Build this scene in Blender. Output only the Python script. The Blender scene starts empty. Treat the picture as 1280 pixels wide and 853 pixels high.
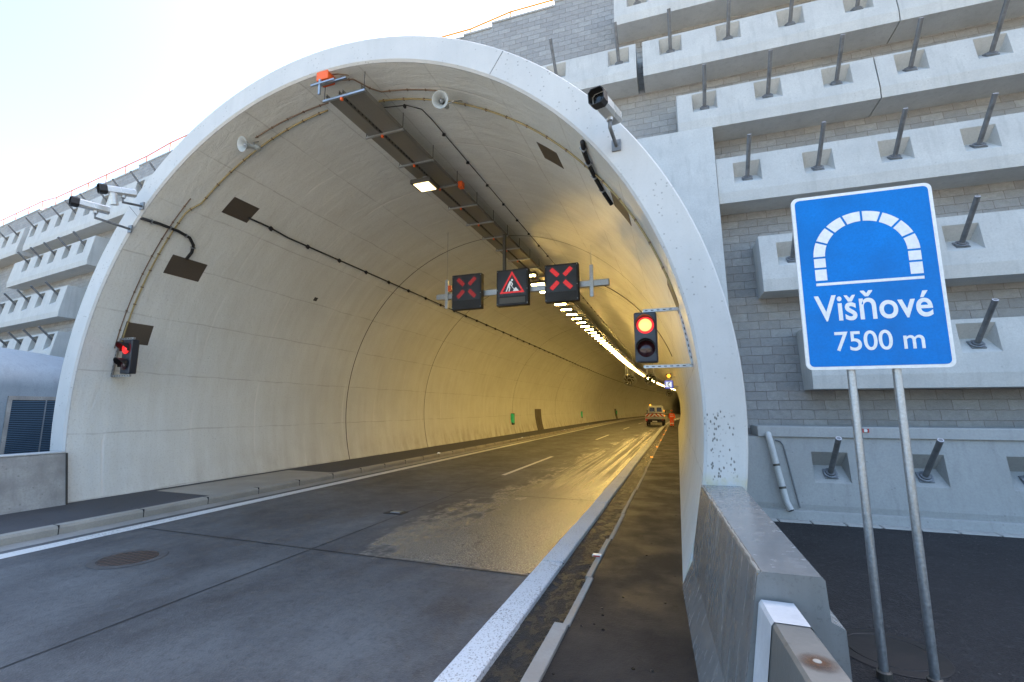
import bpy, math, random
from mathutils import Vector, Matrix
random.seed(7)
PI = math.pi
R_ = math.radians
sc = bpy.context.scene
COL = sc.collection

# ------------------------------------------------------------------ materials
class NT:
    def __init__(s, name):
        s.m = bpy.data.materials.new(name); s.m.use_nodes = True
        s.t = s.m.node_tree; s.t.nodes.clear()
        s.out = s.n('ShaderNodeOutputMaterial')
    def n(s, typ, ins=None, **kw):
        nd = s.t.nodes.new(typ)
        for k, v in kw.items(): setattr(nd, k, v)
        for k, v in (ins or {}).items(): s.set(nd, k, v)
        return nd
    def set(s, nd, k, v):
        i = nd.inputs[k]
        if isinstance(v, bpy.types.NodeSocket): s.t.links.new(v, i)
        elif isinstance(v, bpy.types.Node): s.t.links.new(v.outputs[0], i)
        else:
            if i.type == 'RGBA' and len(v) == 3: v = (*v, 1)
            i.default_value = v
    def coord(s, kind='Object'): return s.n('ShaderNodeTexCoord').outputs[kind]
    def mapped(s, vec, scale=(1,1,1), loc=(0,0,0), rot=(0,0,0)):
        return s.n('ShaderNodeMapping', {'Vector': vec, 'Scale': scale, 'Location': loc, 'Rotation': rot}).outputs[0]
    def noise(s, vec, scale, detail=4, rough=.55, dist=0):
        return s.n('ShaderNodeTexNoise', {'Vector': vec, 'Scale': scale, 'Detail': detail, 'Roughness': rough, 'Distortion': dist}).outputs[0]
    def ramp(s, fac, stops, interp='LINEAR'):
        r = s.n('ShaderNodeValToRGB', {'Fac': fac}); cr = r.color_ramp; cr.interpolation = interp
        while len(cr.elements) < len(stops): cr.elements.new(.5)
        for e, (p, c) in zip(cr.elements, stops):
            e.position = p
            e.color = (c, c, c, 1) if isinstance(c, (int, float)) else (*c, 1)
        return r.outputs[0]
    def mix(s, fac, a, b, mode='MIX'):
        nd = s.n('ShaderNodeMix', data_type='RGBA', blend_type=mode)
        for idx, v in ((0, fac), (6, a), (7, b)):
            i = nd.inputs[idx]
            if isinstance(v, bpy.types.NodeSocket): s.t.links.new(v, i)
            else: i.default_value = (*v, 1) if isinstance(v, tuple) and len(v) == 3 else v
        return nd.outputs[2]
    def math(s, op, a, b=0., clamp=False):
        nd = s.n('ShaderNodeMath', operation=op); nd.use_clamp = clamp
        for i, v in ((0, a), (1, b)):
            if isinstance(v, bpy.types.NodeSocket): s.t.links.new(v, nd.inputs[i])
            else: nd.inputs[i].default_value = v
        return nd.outputs[0]
    def mapr(s, v, a, b, c=0., d=1., smooth=True):
        nd = s.n('ShaderNodeMapRange', {'Value': v, 'From Min': a, 'From Max': b, 'To Min': c, 'To Max': d})
        nd.interpolation_type = 'SMOOTHSTEP' if smooth else 'LINEAR'
        return nd.outputs[0]
    def sep(s, v): return s.n('ShaderNodeSeparateXYZ', {'Vector': v}).outputs
    def bump(s, h, strength=.3, dist=.02, normal=None):
        nd = s.n('ShaderNodeBump', {'Height': h, 'Strength': strength, 'Distance': dist})
        if normal is not None: s.set(nd, 'Normal', normal)
        return nd.outputs[0]
    def bsdf(s, **kw):
        b = s.n('ShaderNodeBsdfPrincipled', {k.replace('_', ' '): v for k, v in kw.items()})
        s.t.links.new(b.outputs[0], s.out.inputs[0]); return s.m

def dirty(name, col, rough=.7, metal=0., var=.18, scale=1.5, fine=30., bump=.15, bdist=.01, spots=0., spec=.5, streak=0.):
    t = NT(name); o = t.coord()
    n1 = t.noise(o, scale, 5); n2 = t.noise(o, fine, 3, .7)
    lo = tuple(c * (1 - var) for c in col); hi = tuple(min(1, c * (1 + var)) for c in col)
    c = t.mix(t.ramp(n1, [(.3, 0.), (.7, 1.)]), lo, hi)
    c = t.mix(t.math('MULTIPLY', t.ramp(n2, [(.35, 1.), (.6, 0.)]), .35), c, tuple(x * .72 for x in col))
    if streak:
        st = t.noise(t.mapped(o, (5, 5, .35)), 1.5, 4, .6)
        c = t.mix(t.math('MULTIPLY', t.ramp(st, [(.52, 0.), (.72, 1.)]), streak), c, tuple(x * .5 for x in col))
    if spots:
        v = t.n('ShaderNodeTexVoronoi', {'Vector': o, 'Scale': 9.}).outputs['Distance']
        gate = t.ramp(t.noise(o, 2.2, 3), [(.5, 0.), (.58, 1.)])
        sp = t.math('MULTIPLY', t.ramp(v, [(.10, 1.), (.17, 0.)]), gate)
        c = t.mix(t.math('MULTIPLY', sp, spots), c, tuple(x * .3 for x in col))
    rr = t.mapr(n1, .3, .7, max(0, rough - .1), min(1, rough + .1))
    return t.bsdf(Base_Color=c, Roughness=rr, Metallic=metal, Normal=t.bump(n2, bump, bdist), Specular_IOR_Level=spec)

def plain(name, col, rough=.5, metal=0.):
    return dirty(name, col, rough, metal, var=.08, bump=.04, fine=60.)

def emit(name, col, strength, base=(.02, .02, .02)):
    t = NT(name)
    return t.bsdf(Base_Color=base, Emission_Color=col, Emission_Strength=strength, Roughness=.35)

M = {}
def mat_collar():
    t = NT('collar_concrete'); o = t.coord(); x, y, z = t.sep(o)
    n1 = t.noise(o, 1.3, 5, .6); fine = t.noise(o, 34., 3, .7)
    c = t.mix(t.ramp(n1, [(.3, 0.), (.7, 1.)]), (.50, .505, .495), (.58, .582, .57))
    c = t.mix(t.math('MULTIPLY', t.ramp(fine, [(.32, 1.), (.46, 0.)]), .3), c, (.45, .45, .43))
    st = t.noise(t.mapped(o, (4, 4, .3)), 1.4, 4, .6)
    c = t.mix(t.math('MULTIPLY', t.ramp(st, [(.5, 0.), (.8, 1.)]), .22), c, (.40, .40, .37))
    v = t.n('ShaderNodeTexVoronoi', {'Vector': o, 'Scale': 13.}).outputs['Distance']
    pit = t.math('MULTIPLY', t.ramp(v, [(.11, 1.), (.19, 0.)]), t.ramp(t.noise(o, 1.6, 3), [(.46, 0.), (.56, 1.)]))
    c = t.mix(t.math('MULTIPLY', pit, .6), c, (.18, .18, .17))
    # patch of dark moss specks low on the right leg
    v2 = t.n('ShaderNodeTexVoronoi', {'Vector': t.mapped(o, (32, 32, 17)), 'Scale': 1.}).outputs['Distance']
    dens = t.math('MULTIPLY', t.mapr(z, 2.35, 1.5), t.math('MULTIPLY', t.mapr(x, 6.02, 6.12), t.mapr(x, 6.44, 6.30)))
    dens = t.math('MULTIPLY', dens, t.mapr(z, 1.14, 1.3))
    dens = t.math('MULTIPLY', dens, t.ramp(t.noise(o, 5., 4, .7), [(.42, 0.), (.62, 1.)]))
    sp = t.math('MULTIPLY', t.ramp(v2, [(.20, 1.), (.36, 0.)]), t.mapr(dens, .05, .3))
    c = t.mix(t.math('MULTIPLY', sp, .85), c, (.07, .07, .06))
    yel = t.math('MULTIPLY', t.mapr(z, 1.32, 1.16), t.math('MULTIPLY', t.mapr(x, 5.5, 5.8), t.ramp(t.noise(o, 9., 4), [(.4, 0.), (.6, 1.)])))
    c = t.mix(t.math('MULTIPLY', yel, .55), c, (.50, .46, .26))
    return t.bsdf(Base_Color=c, Roughness=t.mapr(n1, .3, .7, .55, .7), Normal=t.bump(fine, .12, .01))
M['collar'] = mat_collar()
M['concrete_pale'] = dirty('pale_beam_concrete', (.50, .505, .485), .75, var=.10, bump=.15, streak=.26, spots=.25)
M['concrete_base'] = dirty('shaded_plinth_concrete', (.36, .365, .355), .75, var=.09, bump=.15, streak=.25, spots=.3)  # darker copy of the beam concrete; dimmer light low down put into its colour
M['concrete_barrier'] = dirty('grey_barrier_concrete', (.17, .165, .15), .45, var=.14, bump=.12, spots=.3)
M['concrete_blue'] = dirty('blue_grey_painted_concrete', (.26, .31, .35), .6, var=.14, spots=.3, bump=.2, streak=.25)
M['concrete_raw'] = dirty('raw_concrete', (.36, .36, .34), .62, var=.16, spots=.4, bump=.3, streak=.35)
M['concrete_wet'] = dirty('damp_smooth_concrete', (.30, .29, .26), .30, var=.22, bump=.10, streak=.6)
def mat_wetwall():
    t = NT('damp_streaked_concrete'); o = t.coord()
    big = t.noise(o, 1.6, 5, .6); fine = t.noise(o, 45., 3, .7)
    st = t.noise(t.mapped(o, (6., 6., .22)), 1.6, 5, .6)
    c = t.mix(t.ramp(big, [(.3, 0.), (.7, 1.)]), (.18, .183, .182), (.235, .237, .23))
    c = t.mix(t.math('MULTIPLY', t.ramp(st, [(.38, 0.), (.80, 1.)]), .5), c, (.13, .128, .12))
    c = t.mix(t.math('MULTIPLY', t.ramp(fine, [(.32, 1.), (.45, 0.)]), .3), c, (.08, .08, .075))
    r = t.ramp(st, [(.36, .30), (.62, .13)])
    h = t.math('ADD', t.math('MULTIPLY', st, .6), t.math('ADD', t.math('MULTIPLY', big, .6), t.math('MULTIPLY', fine, .06)))
    return t.bsdf(Base_Color=c, Roughness=r, Normal=t.bump(h, .14, .015))
M['parapet'] = mat_wetwall()
M['concrete_low'] = dirty('rough_low_wall_concrete', (.33, .32, .30), .8, var=.3, scale=2.2, bump=.5, spots=.4, streak=.25)
M['kerbstone'] = dirty('kerb_concrete', (.33, .31, .27), .75, var=.2, bump=.25)
M['gutter'] = dirty('gutter_concrete', (.30, .29, .27), .6, var=.25, bump=.2)
M['walk_asphalt'] = dirty('walkway_asphalt', (.06, .06, .065), .8, var=.35, bump=.5, fine=90.)
def mat_yard():
    t = NT('fresh_asphalt'); o = t.coord()
    big = t.noise(o, .8, 5, .6); g = t.n('ShaderNodeTexVoronoi', {'Vector': o, 'Scale': 55.}); n = t.noise(o, 38., 4, .75)
    c = t.mix(t.ramp(big, [(.3, 0.), (.7, 1.)]), (.010, .0105, .012), (.022, .0225, .025))
    c = t.mix(t.math('MULTIPLY', t.ramp(n, [(.55, 0.), (.68, 1.)]), .7), c, (.055, .056, .06))
    c = t.mix(t.math('MULTIPLY', t.ramp(t.noise(o, 2.4, 5, .7), [(.62, 0.), (.74, 1.)]), .35), c, (.07, .07, .073))
    md = t.noise(o, 11., 5, .75)
    c = t.mix(t.math('MULTIPLY', t.ramp(md, [(.52, 0.), (.66, 1.)]), .6), c, (.045, .047, .052))
    return t.bsdf(Base_Color=c, Roughness=.8, Normal=t.bump(t.math('ADD', g.outputs['Distance'], n), 1., .012), Specular_IOR_Level=.3)
M['yard_asphalt'] = mat_yard()
M['ring_mortar'] = dirty('broken_mortar_ring', (.075, .072, .07), .8, var=.5, scale=9., bump=.6, fine=45.)
M['steel'] = dirty('galvanised_steel', (.40, .42, .44), .42, .85, var=.2, scale=45., bump=.05)
M['steel_dull'] = dirty('dull_galvanised_plate', (.22, .235, .25), .5, .5, var=.3, scale=10., bump=.1)
M['rod'] = dirty('weathered_anchor_steel', (.18, .19, .20), .5, .5, var=.3, scale=8., bump=.1)
M['darksteel'] = dirty('dark_tray_steel', (.10, .095, .085), .5, .6, var=.2)
M['black'] = plain('matt_black', (.012, .012, .013), .55)
M['blackpaint'] = plain('dark_blue_black_enamel', (.02, .024, .035), .4)
M['rubber'] = plain('black_rubber', (.015, .015, .016), .7)
M['white'] = dirty('white_enamel', (.78, .78, .77), .35, var=.05, bump=.02)
M['whitepaint_rough'] = dirty('white_wall_paint', (.58, .59, .60), .6, var=.2, bump=.25, streak=.25)
M['blue'] = dirty('blue_reflective_sheet', (.0, .175, .56), .5, var=.16, scale=2.5, bump=.03, fine=60., spec=.22)
M['yellow'] = plain('yellow_rail_paint', (.50, .22, .01), .5)
M['orange'] = plain('orange_rail_paint', (.50, .14, .05), .5)
M['orangebox'] = plain('orange_enamel', (.85, .13, .02), .45)
M['conduit_y'] = plain('ochre_conduit', (.34, .27, .12), .5)
M['conduit_b'] = plain('brown_cable', (.17, .11, .07), .5)
M['brownpanel'] = dirty('brown_cover_plate', (.085, .068, .052), .55, var=.12, bump=.1)
M['horn'] = plain('pale_grey_plastic', (.42, .45, .45), .45)
M['cctv'] = dirty('silver_grey_casing', (.55, .56, .55), .3, .35, var=.08, bump=.02)
M['glass'] = plain('dark_glass', (.01, .012, .015), .06)
M['pvc'] = dirty('pale_grey_pipe', (.52, .53, .52), .4, var=.1, bump=.03)
M['tailgrey'] = plain('grey_vehicle_paint', (.45, .45, .45), .4)
M['vanwhite'] = plain('white_vehicle_paint', (.78, .78, .77), .35)
M['red'] = plain('red_plastic', (.45, .02, .02), .4)
M['skin'] = plain('skin', (.45, .28, .2), .6)
M['hivis'] = emit('fluorescent_orange_cloth', (1., .10, .02), .02, (.85, .10, .03))
M['reflect'] = plain('silver_reflective_tape', (.75, .75, .72), .4)
M['iron'] = dirty('rusty_cast_iron', (.075, .05, .036), .6, .3, var=.4, scale=6., bump=.2)
M['ironblack'] = dirty('black_cast_iron', (.012, .012, .014), .5, .3, var=.4, bump=.2)
M['jointseal'] = plain('dark_joint_seal', (.05, .048, .042), .8)
M['tar'] = plain('road_joint_tar', (.012, .012, .013), .7)
M['lamp'] = emit('lit_lamp_panel', (1., .65, .18), 42.)
M['lamp_first'] = emit('lit_first_lamp_panel', (1., .76, .36), 1.3)
M['lamp_far'] = emit('lit_far_lamp_panel', (1., .64, .18), 22.)
M['red_on'] = emit('lit_red_lens', (1., .16, .06), .4)
M['red_core'] = emit('lit_red_lens_core', (1., .52, .17), .42)
M['red_ring'] = emit('lit_red_lens_rim', (1., .03, .04), .30)
M['red_dim'] = emit('lit_red_lens_seen_obliquely', (1., .02, .02), .30, (.2, .01, .01))
M['lens_off'] = plain('unlit_lens', (.035, .008, .010), .15)
M['amber'] = emit('amber_lamp', (1., .30, .02), 1.2)
M['green_on'] = emit('lit_green_sign', (.05, .8, .2), .05, (.02, .25, .06))
M['sos_blue'] = emit('lit_blue_sign', (.10, .12, .6), .18)
M['sos_white'] = emit('lit_white_sign_face', (.9, .95, 1.), .22)
M['led_white'] = emit('white_led', (.9, .95, 1.), .14)
M['studwhite'] = emit('glowing_stud_reflector', (1., .95, .85), .5)  # left kerb reflectors given a glow of their own to look lit
def led(name, col, s):
    t = NT(name); o = t.coord()
    v = t.n('ShaderNodeTexVoronoi', {'Vector': o, 'Scale': 45., 'Randomness': .2}).outputs['Distance']
    k = t.ramp(v, [(.25, 1.), (.6, .35)])
    e = t.mix(1., t.mix(k, (0, 0, 0), col), (1, 1, 1), 'MULTIPLY')
    return t.bsdf(Base_Color=(.02, .01, .01), Emission_Color=e, Emission_Strength=s, Roughness=.5)
M['led_red'] = led('red_led_matrix', (1., .035, .045), .22)
M['led_red_dim'] = led('dim_red_led_matrix', (1., .04, .05), .085)

def mat_lining():
    t = NT('tunnel_lining_concrete'); uv = t.coord('UV'); u, v, _ = t.sep(uv)
    big = t.noise(t.mapped(uv, (.35, .16, 1)), 1.2, 5, .6)
    blot = t.noise(uv, 1.1, 6, .65); fine = t.noise(uv, 26., 3, .7)
    c = t.mix(t.ramp(big, [(.3, 0.), (.7, 1.)]), (.685, .695, .655), (.775, .787, .75))
    c = t.mix(t.math('MULTIPLY', t.ramp(blot, [(.45, 0.), (.80, 1.)]), .30), c, (.54, .53, .49))
    c = t.mix(t.math('MULTIPLY', t.ramp(fine, [(.3, 1.), (.48, 0.)]), .28), c, (.33, .31, .26))
    # formwork lines along the tunnel every 1.35 m of arc and pale ridges across it
    fu = t.math('ABSOLUTE', t.math('SUBTRACT', t.math('FRACT', t.math('DIVIDE', t.math('ADD', u, t.math('MULTIPLY', t.noise(uv, .9, 2), .10)), 1.35)), .5))
    lu = t.mapr(fu, .006, .016, 1., 0.)
    fv = t.math('ABSOLUTE', t.math('SUBTRACT', t.math('FRACT', t.math('DIVIDE', t.math('ADD', v, t.math('MULTIPLY', t.noise(uv, .5, 2), .25)), 1.9)), .5))
    lv = t.mapr(fv, .006, .02, 1., 0.)
    gate = t.ramp(t.noise(uv, .5, 2), [(.44, 0.), (.6, 1.)])
    c = t.mix(t.math('MULTIPLY', t.math('MULTIPLY', lv, gate), .7), c, (.82, .81, .77))
    c = t.mix(t.math('MULTIPLY', t.math('MULTIPLY', lu, t.ramp(blot, [(.35, 0.), (.55, 1.)])), .5), c, (.40, .385, .35))
    # bug holes, scuffs and a band of grime above the walkway
    vo = t.n('ShaderNodeTexVoronoi', {'Vector': uv, 'Scale': 5.}).outputs['Distance']
    pit = t.math('MULTIPLY', t.ramp(vo, [(.03, 1.), (.07, 0.)]), t.ramp(t.noise(uv, 1.7, 2), [(.5, 0.), (.6, 1.)]))
    c = t.mix(t.math('MULTIPLY', pit, .6), c, (.16, .15, .13))
    st = t.noise(t.mapped(uv, (.30, 3.2, 1)), 1., 5, .6)
    c = t.mix(t.math('MULTIPLY', t.ramp(st, [(.42, 0.), (.85, 1.)]), .30), c, (.44, .41, .34))
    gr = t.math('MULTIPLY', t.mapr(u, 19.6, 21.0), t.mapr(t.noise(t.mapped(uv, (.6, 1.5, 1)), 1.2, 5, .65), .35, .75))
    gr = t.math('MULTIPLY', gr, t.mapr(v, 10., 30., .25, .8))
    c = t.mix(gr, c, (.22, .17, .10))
    # trowelled coat: smooth with long ripples
    rip = t.noise(t.mapped(uv, (1.0, 2.6, 1)), 1.6, 5, .62, .8)
    h = t.math('ADD', t.math('MULTIPLY', rip, 1.), t.math('MULTIPLY', fine, .05))
    h = t.math('ADD', h, t.math('MULTIPLY', lv, t.math('MULTIPLY', gate, .25)))
    h = t.math('SUBTRACT', h, t.math('MULTIPLY', lu, .12))
    r = t.mapr(blot, .35, .7, .36, .52)
    return t.bsdf(Base_Color=c, Roughness=r, Normal=t.bump(h, .5, .035), Specular_IOR_Level=.5)
M['lining'] = mat_lining()

def mat_blocks():
    t = NT('split_face_block_wall'); uv0 = t.coord('UV')
    wob = t.n('ShaderNodeTexNoise', {'Vector': uv0, 'Scale': 6., 'Detail': 3}).outputs['Color']
    wv = t.n('ShaderNodeVectorMath', {0: wob, 1: (.5, .5, .5)}, operation='SUBTRACT').outputs[0]
    wv = t.n('ShaderNodeVectorMath', {0: wv, 'Scale': .035}, operation='SCALE').outputs[0]
    uv = t.n('ShaderNodeVectorMath', {0: uv0, 1: wv}, operation='ADD').outputs[0]
    b = t.n('ShaderNodeTexBrick', {'Vector': uv, 'Color1': (.29, .29, .285), 'Color2': (.38, .38, .37), 'Mortar': (.19, .15, .14), 'Scale': 1., 'Mortar Size': .005,
            'Mortar Smooth': .3, 'Bias': -.1, 'Brick Width': .42, 'Row Height': .2})
    b.offset = .5
    n = t.noise(uv, 9., 6, .7); n2 = t.noise(uv, 55., 3, .75); n3 = t.noise(uv, .45, 4)
    c = t.mix(t.math('MULTIPLY', t.ramp(n, [(.35, 1.), (.65, 0.)]), .5), b.outputs[0], (.21, .21, .20))
    c = t.mix(t.math('MULTIPLY', t.ramp(n2, [(.5, 0.), (.75, 1.)]), .3), c, (.5, .49, .46))
    c = t.mix(t.math('MULTIPLY', t.ramp(n3, [(.5, 0.), (.7, 1.)]), .25), c, (.42, .39, .32))
    h = t.math('SUBTRACT', t.math('ADD', n, t.math('MULTIPLY', n2, .5)), t.math('MULTIPLY', b.outputs[1], 1.2))
    return t.bsdf(Base_Color=c, Roughness=.9, Normal=t.bump(h, .9, .035))
M['blocks'] = mat_blocks()

def mat_road():
    t = NT('concrete_road_surface'); o = t.coord(); x, y, z = t.sep(o)
    big = t.noise(t.mapped(o, (1., .6, 1)), .8, 6, .65); med = t.noise(o, 3., 5, .65); fine = t.noise(o, 48., 3, .75)
    grain = t.n('ShaderNodeTexVoronoi', {'Vector': o, 'Scale': 60.}).outputs['Distance']
    c = t.mix(t.ramp(big, [(.28, 0.), (.72, 1.)]), (.026, .023, .026), (.14, .148, .152))
    c = t.mix(t.math('MULTIPLY', t.ramp(med, [(.45, 0.), (.7, 1.)]), .35), c, (.105, .107, .11))
    c = t.mix(t.math('MULTIPLY', t.ramp(fine, [(.56, 0.), (.72, 1.)]), .55), c, (.19, .19, .19))
    c = t.mix(t.math('MULTIPLY', t.ramp(fine, [(.3, 1.), (.45, 0.)]), .45), c, (.03, .03, .03))
    mid = t.noise(o, 16., 4, .7)
    c = t.mix(t.math('MULTIPLY', t.ramp(mid, [(.30, 1.), (.5, 0.)]), .45), c, (.022, .022, .023))
    c = t.mix(t.math('MULTIPLY', t.ramp(mid, [(.58, 0.), (.72, 1.)]), .4), c, (.16, .163, .17))
    # wet film on the right lane beyond the transverse joint, streaked along the wheel tracks
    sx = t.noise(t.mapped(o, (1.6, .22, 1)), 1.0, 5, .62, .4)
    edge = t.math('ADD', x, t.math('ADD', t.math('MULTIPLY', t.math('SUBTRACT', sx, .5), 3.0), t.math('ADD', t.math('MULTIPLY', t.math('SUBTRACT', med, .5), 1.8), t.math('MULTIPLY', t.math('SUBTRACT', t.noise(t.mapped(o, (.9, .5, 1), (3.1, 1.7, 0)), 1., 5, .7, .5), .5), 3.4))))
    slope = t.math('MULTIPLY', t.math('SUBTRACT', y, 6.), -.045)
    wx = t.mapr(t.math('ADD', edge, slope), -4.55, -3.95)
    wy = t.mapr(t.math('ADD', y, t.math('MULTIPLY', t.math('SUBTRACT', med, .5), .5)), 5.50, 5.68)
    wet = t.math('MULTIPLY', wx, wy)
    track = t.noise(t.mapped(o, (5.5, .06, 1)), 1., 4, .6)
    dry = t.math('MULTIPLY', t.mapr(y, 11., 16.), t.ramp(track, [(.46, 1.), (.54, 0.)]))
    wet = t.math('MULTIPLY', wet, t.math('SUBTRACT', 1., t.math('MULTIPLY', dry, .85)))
    pale_mix = t.math('MULTIPLY', wet, t.math('MULTIPLY', t.ramp(mid, [(.36, .1), (.56, 1.)]), t.ramp(t.noise(t.mapped(o, (1.3, .5, 1)), 1.6, 6, .7, .4), [(.30, .25), (.56, 1.)])))
    c = t.mix(pale_mix, c, (.21, .20, .175))  # mottled paler base colour inside the wet area
    c = t.mix(t.mapr(y, -.4, -2.5), c, (.27, .265, .25))  # unseen road behind the camera made paler to bounce more light
    r = t.mix(wet, t.mapr(med, .3, .7, .52, .68), (.26, .26, .26))
    r = t.math('ADD', r, t.math('MULTIPLY', t.math('SUBTRACT', fine, .5), .25))
    h = t.math('ADD', t.math('MULTIPLY', grain, .6), fine)
    bs = t.math('SUBTRACT', .85, t.math('MULTIPLY', wet, .25))
    nb = t.n('ShaderNodeBump', {'Height': h, 'Strength': bs, 'Distance': .006})
    return t.bsdf(Base_Color=c, Roughness=r, Normal=nb.outputs[0], Specular_IOR_Level=t.math('ADD', .42, t.math('MULTIPLY', wet, .6)))
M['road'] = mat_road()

def mat_walk_wet():
    t = NT('wet_asphalt_walkway'); o = t.coord(); x, y, z = t.sep(o)
    big = t.noise(o, 1.3, 5, .6); fine = t.noise(o, 80., 3, .75)
    c = t.mix(t.ramp(big, [(.35, 0.), (.65, 1.)]), (.014, .014, .015), (.034, .033, .032))
    c = t.mix(t.math('MULTIPLY', t.ramp(fine, [(.55, 0.), (.7, 1.)]), .3), c, (.07, .068, .065))
    c = t.mix(t.ramp(t.noise(o, 6., 4, .7), [(.66, 0.), (.70, .8)]), c, (.012, .011, .010))
    wet = t.math('MULTIPLY', t.ramp(big, [(.40, .05), (.64, .85)]), t.mapr(y, 3.4, 5.5))
    r = t.mix(wet, (.70, .70, .70), (.46, .46, .46))
    lines = t.math('SINE', t.math('MULTIPLY', y, 40.))
    h = t.math('ADD', t.math('MULTIPLY', big, .25), t.math('MULTIPLY', t.noise(o, 42., 4, .7), .9))
    return t.bsdf(Base_Color=c, Roughness=r, Normal=t.bump(h, .8, .010), Specular_IOR_Level=.28)
M['walk_wet'] = mat_walk_wet()

def mat_mud():
    t = NT('wet_mud_in_gutter'); o = t.coord()
    n = t.noise(t.mapped(o, (1, .6, 1)), 9., 6, .72, .3); n2 = t.noise(o, 40., 4, .7)
    c = t.mix(t.ramp(n, [(.42, 0.), (.56, 1.)]), (.006, .006, .006), (.040, .036, .028))
    r = t.ramp(n, [(.42, .08), (.58, .38)])
    return t.bsdf(Base_Color=c, Roughness=r, Normal=t.bump(t.math('ADD', n, t.math('MULTIPLY', n2, .35)), 1., .11))
M['mud'] = mat_mud()

def mat_band():
    t = NT('white_painted_drain_kerb'); o = t.coord(); x, y, z = t.sep(o)
    n = t.noise(t.mapped(o, (1., .7, 1)), 62., 3, .6); n2 = t.noise(o, 1.2, 4)
    wear = t.ramp(t.math('ADD', n, t.math('MULTIPLY', t.math('SUBTRACT', n2, .5), .25)), [(.34, 0.), (.46, 1.)])
    c = t.mix(wear, (.30, .29, .28), (.68, .69, .70))
    return t.bsdf(Base_Color=c, Roughness=.6, Normal=t.bump(n, .8, .02))
M['band'] = mat_band()

def mat_line():
    t = NT('white_road_paint'); o = t.coord(); n = t.noise(o, 35., 4, .7); n2 = t.noise(t.mapped(o, (1, .3, 1)), 2., 4)
    c = t.mix(t.ramp(t.math('ADD', n, t.math('MULTIPLY', t.math('SUBTRACT', n2, .5), .4)), [(.34, 0.), (.46, 1.)]), (.32, .31, .29), (.66, .66, .64))
    return t.bsdf(Base_Color=c, Roughness=.6, Normal=t.bump(n, .3, .01))
M['line'] = mat_line()

def mat_tray():
    t = NT('perforated_tray_steel'); o = t.coord()
    v = t.n('ShaderNodeTexVoronoi', {'Vector': t.mapped(o, (14, 9, 14)), 'Scale': 1., 'Randomness': 0.}).outputs['Distance']
    c = t.mix(t.ramp(v, [(.22, 0.), (.30, 1.)]), (.02, .02, .018), (.24, .225, .195))
    return t.bsdf(Base_Color=c, Roughness=.5, Metallic=.5)
M['tray'] = mat_tray()

def mat_chevron():
    t = NT('red_white_stripes'); x, y, z = t.sep(t.coord())
    f = t.math('FRACT', t.math('DIVIDE', t.math('ADD', t.math('ABSOLUTE', x), z), .42))
    c = t.mix(t.ramp(f, [(.5, 0.), (.501, 1.)], 'CONSTANT'), (.82, .82, .82), (.6, .03, .02))
    return t.bsdf(Base_Color=c, Roughness=.4)
M['chevron'] = mat_chevron()

def mat_rust():
    t = NT('rust_stain'); o = t.coord(); n = t.noise(o, 30., 4)
    c = t.mix(n, (.05, .022, .010), (.14, .06, .02))
    d = t.n('ShaderNodeVectorMath', {0: o}, operation='LENGTH').outputs['Value']
    a = t.ramp(t.math('ADD', t.math('MULTIPLY', d, 8.), t.math('MULTIPLY', n, .3)), [(.25, 1.), (.8, 0.)])
    md = t.noise(o, 11., 5, .75)
    c = t.mix(t.math('MULTIPLY', t.ramp(md, [(.52, 0.), (.66, 1.)]), .6), c, (.045, .047, .052))
    return t.bsdf(Base_Color=c, Roughness=.8, Alpha=a)
M['rust'] = mat_rust()

def mat_plate():
    t = NT('checker_plate_iron'); o = t.coord()
    v = t.n('ShaderNodeTexVoronoi', {'Vector': o, 'Scale': 13., 'Randomness': 0.}).outputs['Distance']
    n = t.noise(o, 9., 4)
    c = t.mix(t.ramp(v, [(.25, 0.), (.4, 1.)]), (.10, .05, .032), (.018, .012, .010))
    c = t.mix(t.math('MULTIPLY', n, .25), c, (.07, .05, .045))
    return t.bsdf(Base_Color=c, Roughness=.55, Metallic=.2, Normal=t.bump(v, .8, .01))
M['plate'] = mat_plate()

def mat_ground():
    t = NT('earth_and_grass'); o = t.coord(); n = t.noise(o, .3, 6); n2 = t.noise(o, 4., 5)
    c = t.mix(t.ramp(n, [(.4, 0.), (.6, 1.)]), (.30, .27, .22), (.22, .20, .15))
    return t.bsdf(Base_Color=t.mix(t.math('MULTIPLY', n2, .4), c, (.34, .32, .27)), Roughness=.95)
M['earth'] = mat_ground()

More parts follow.
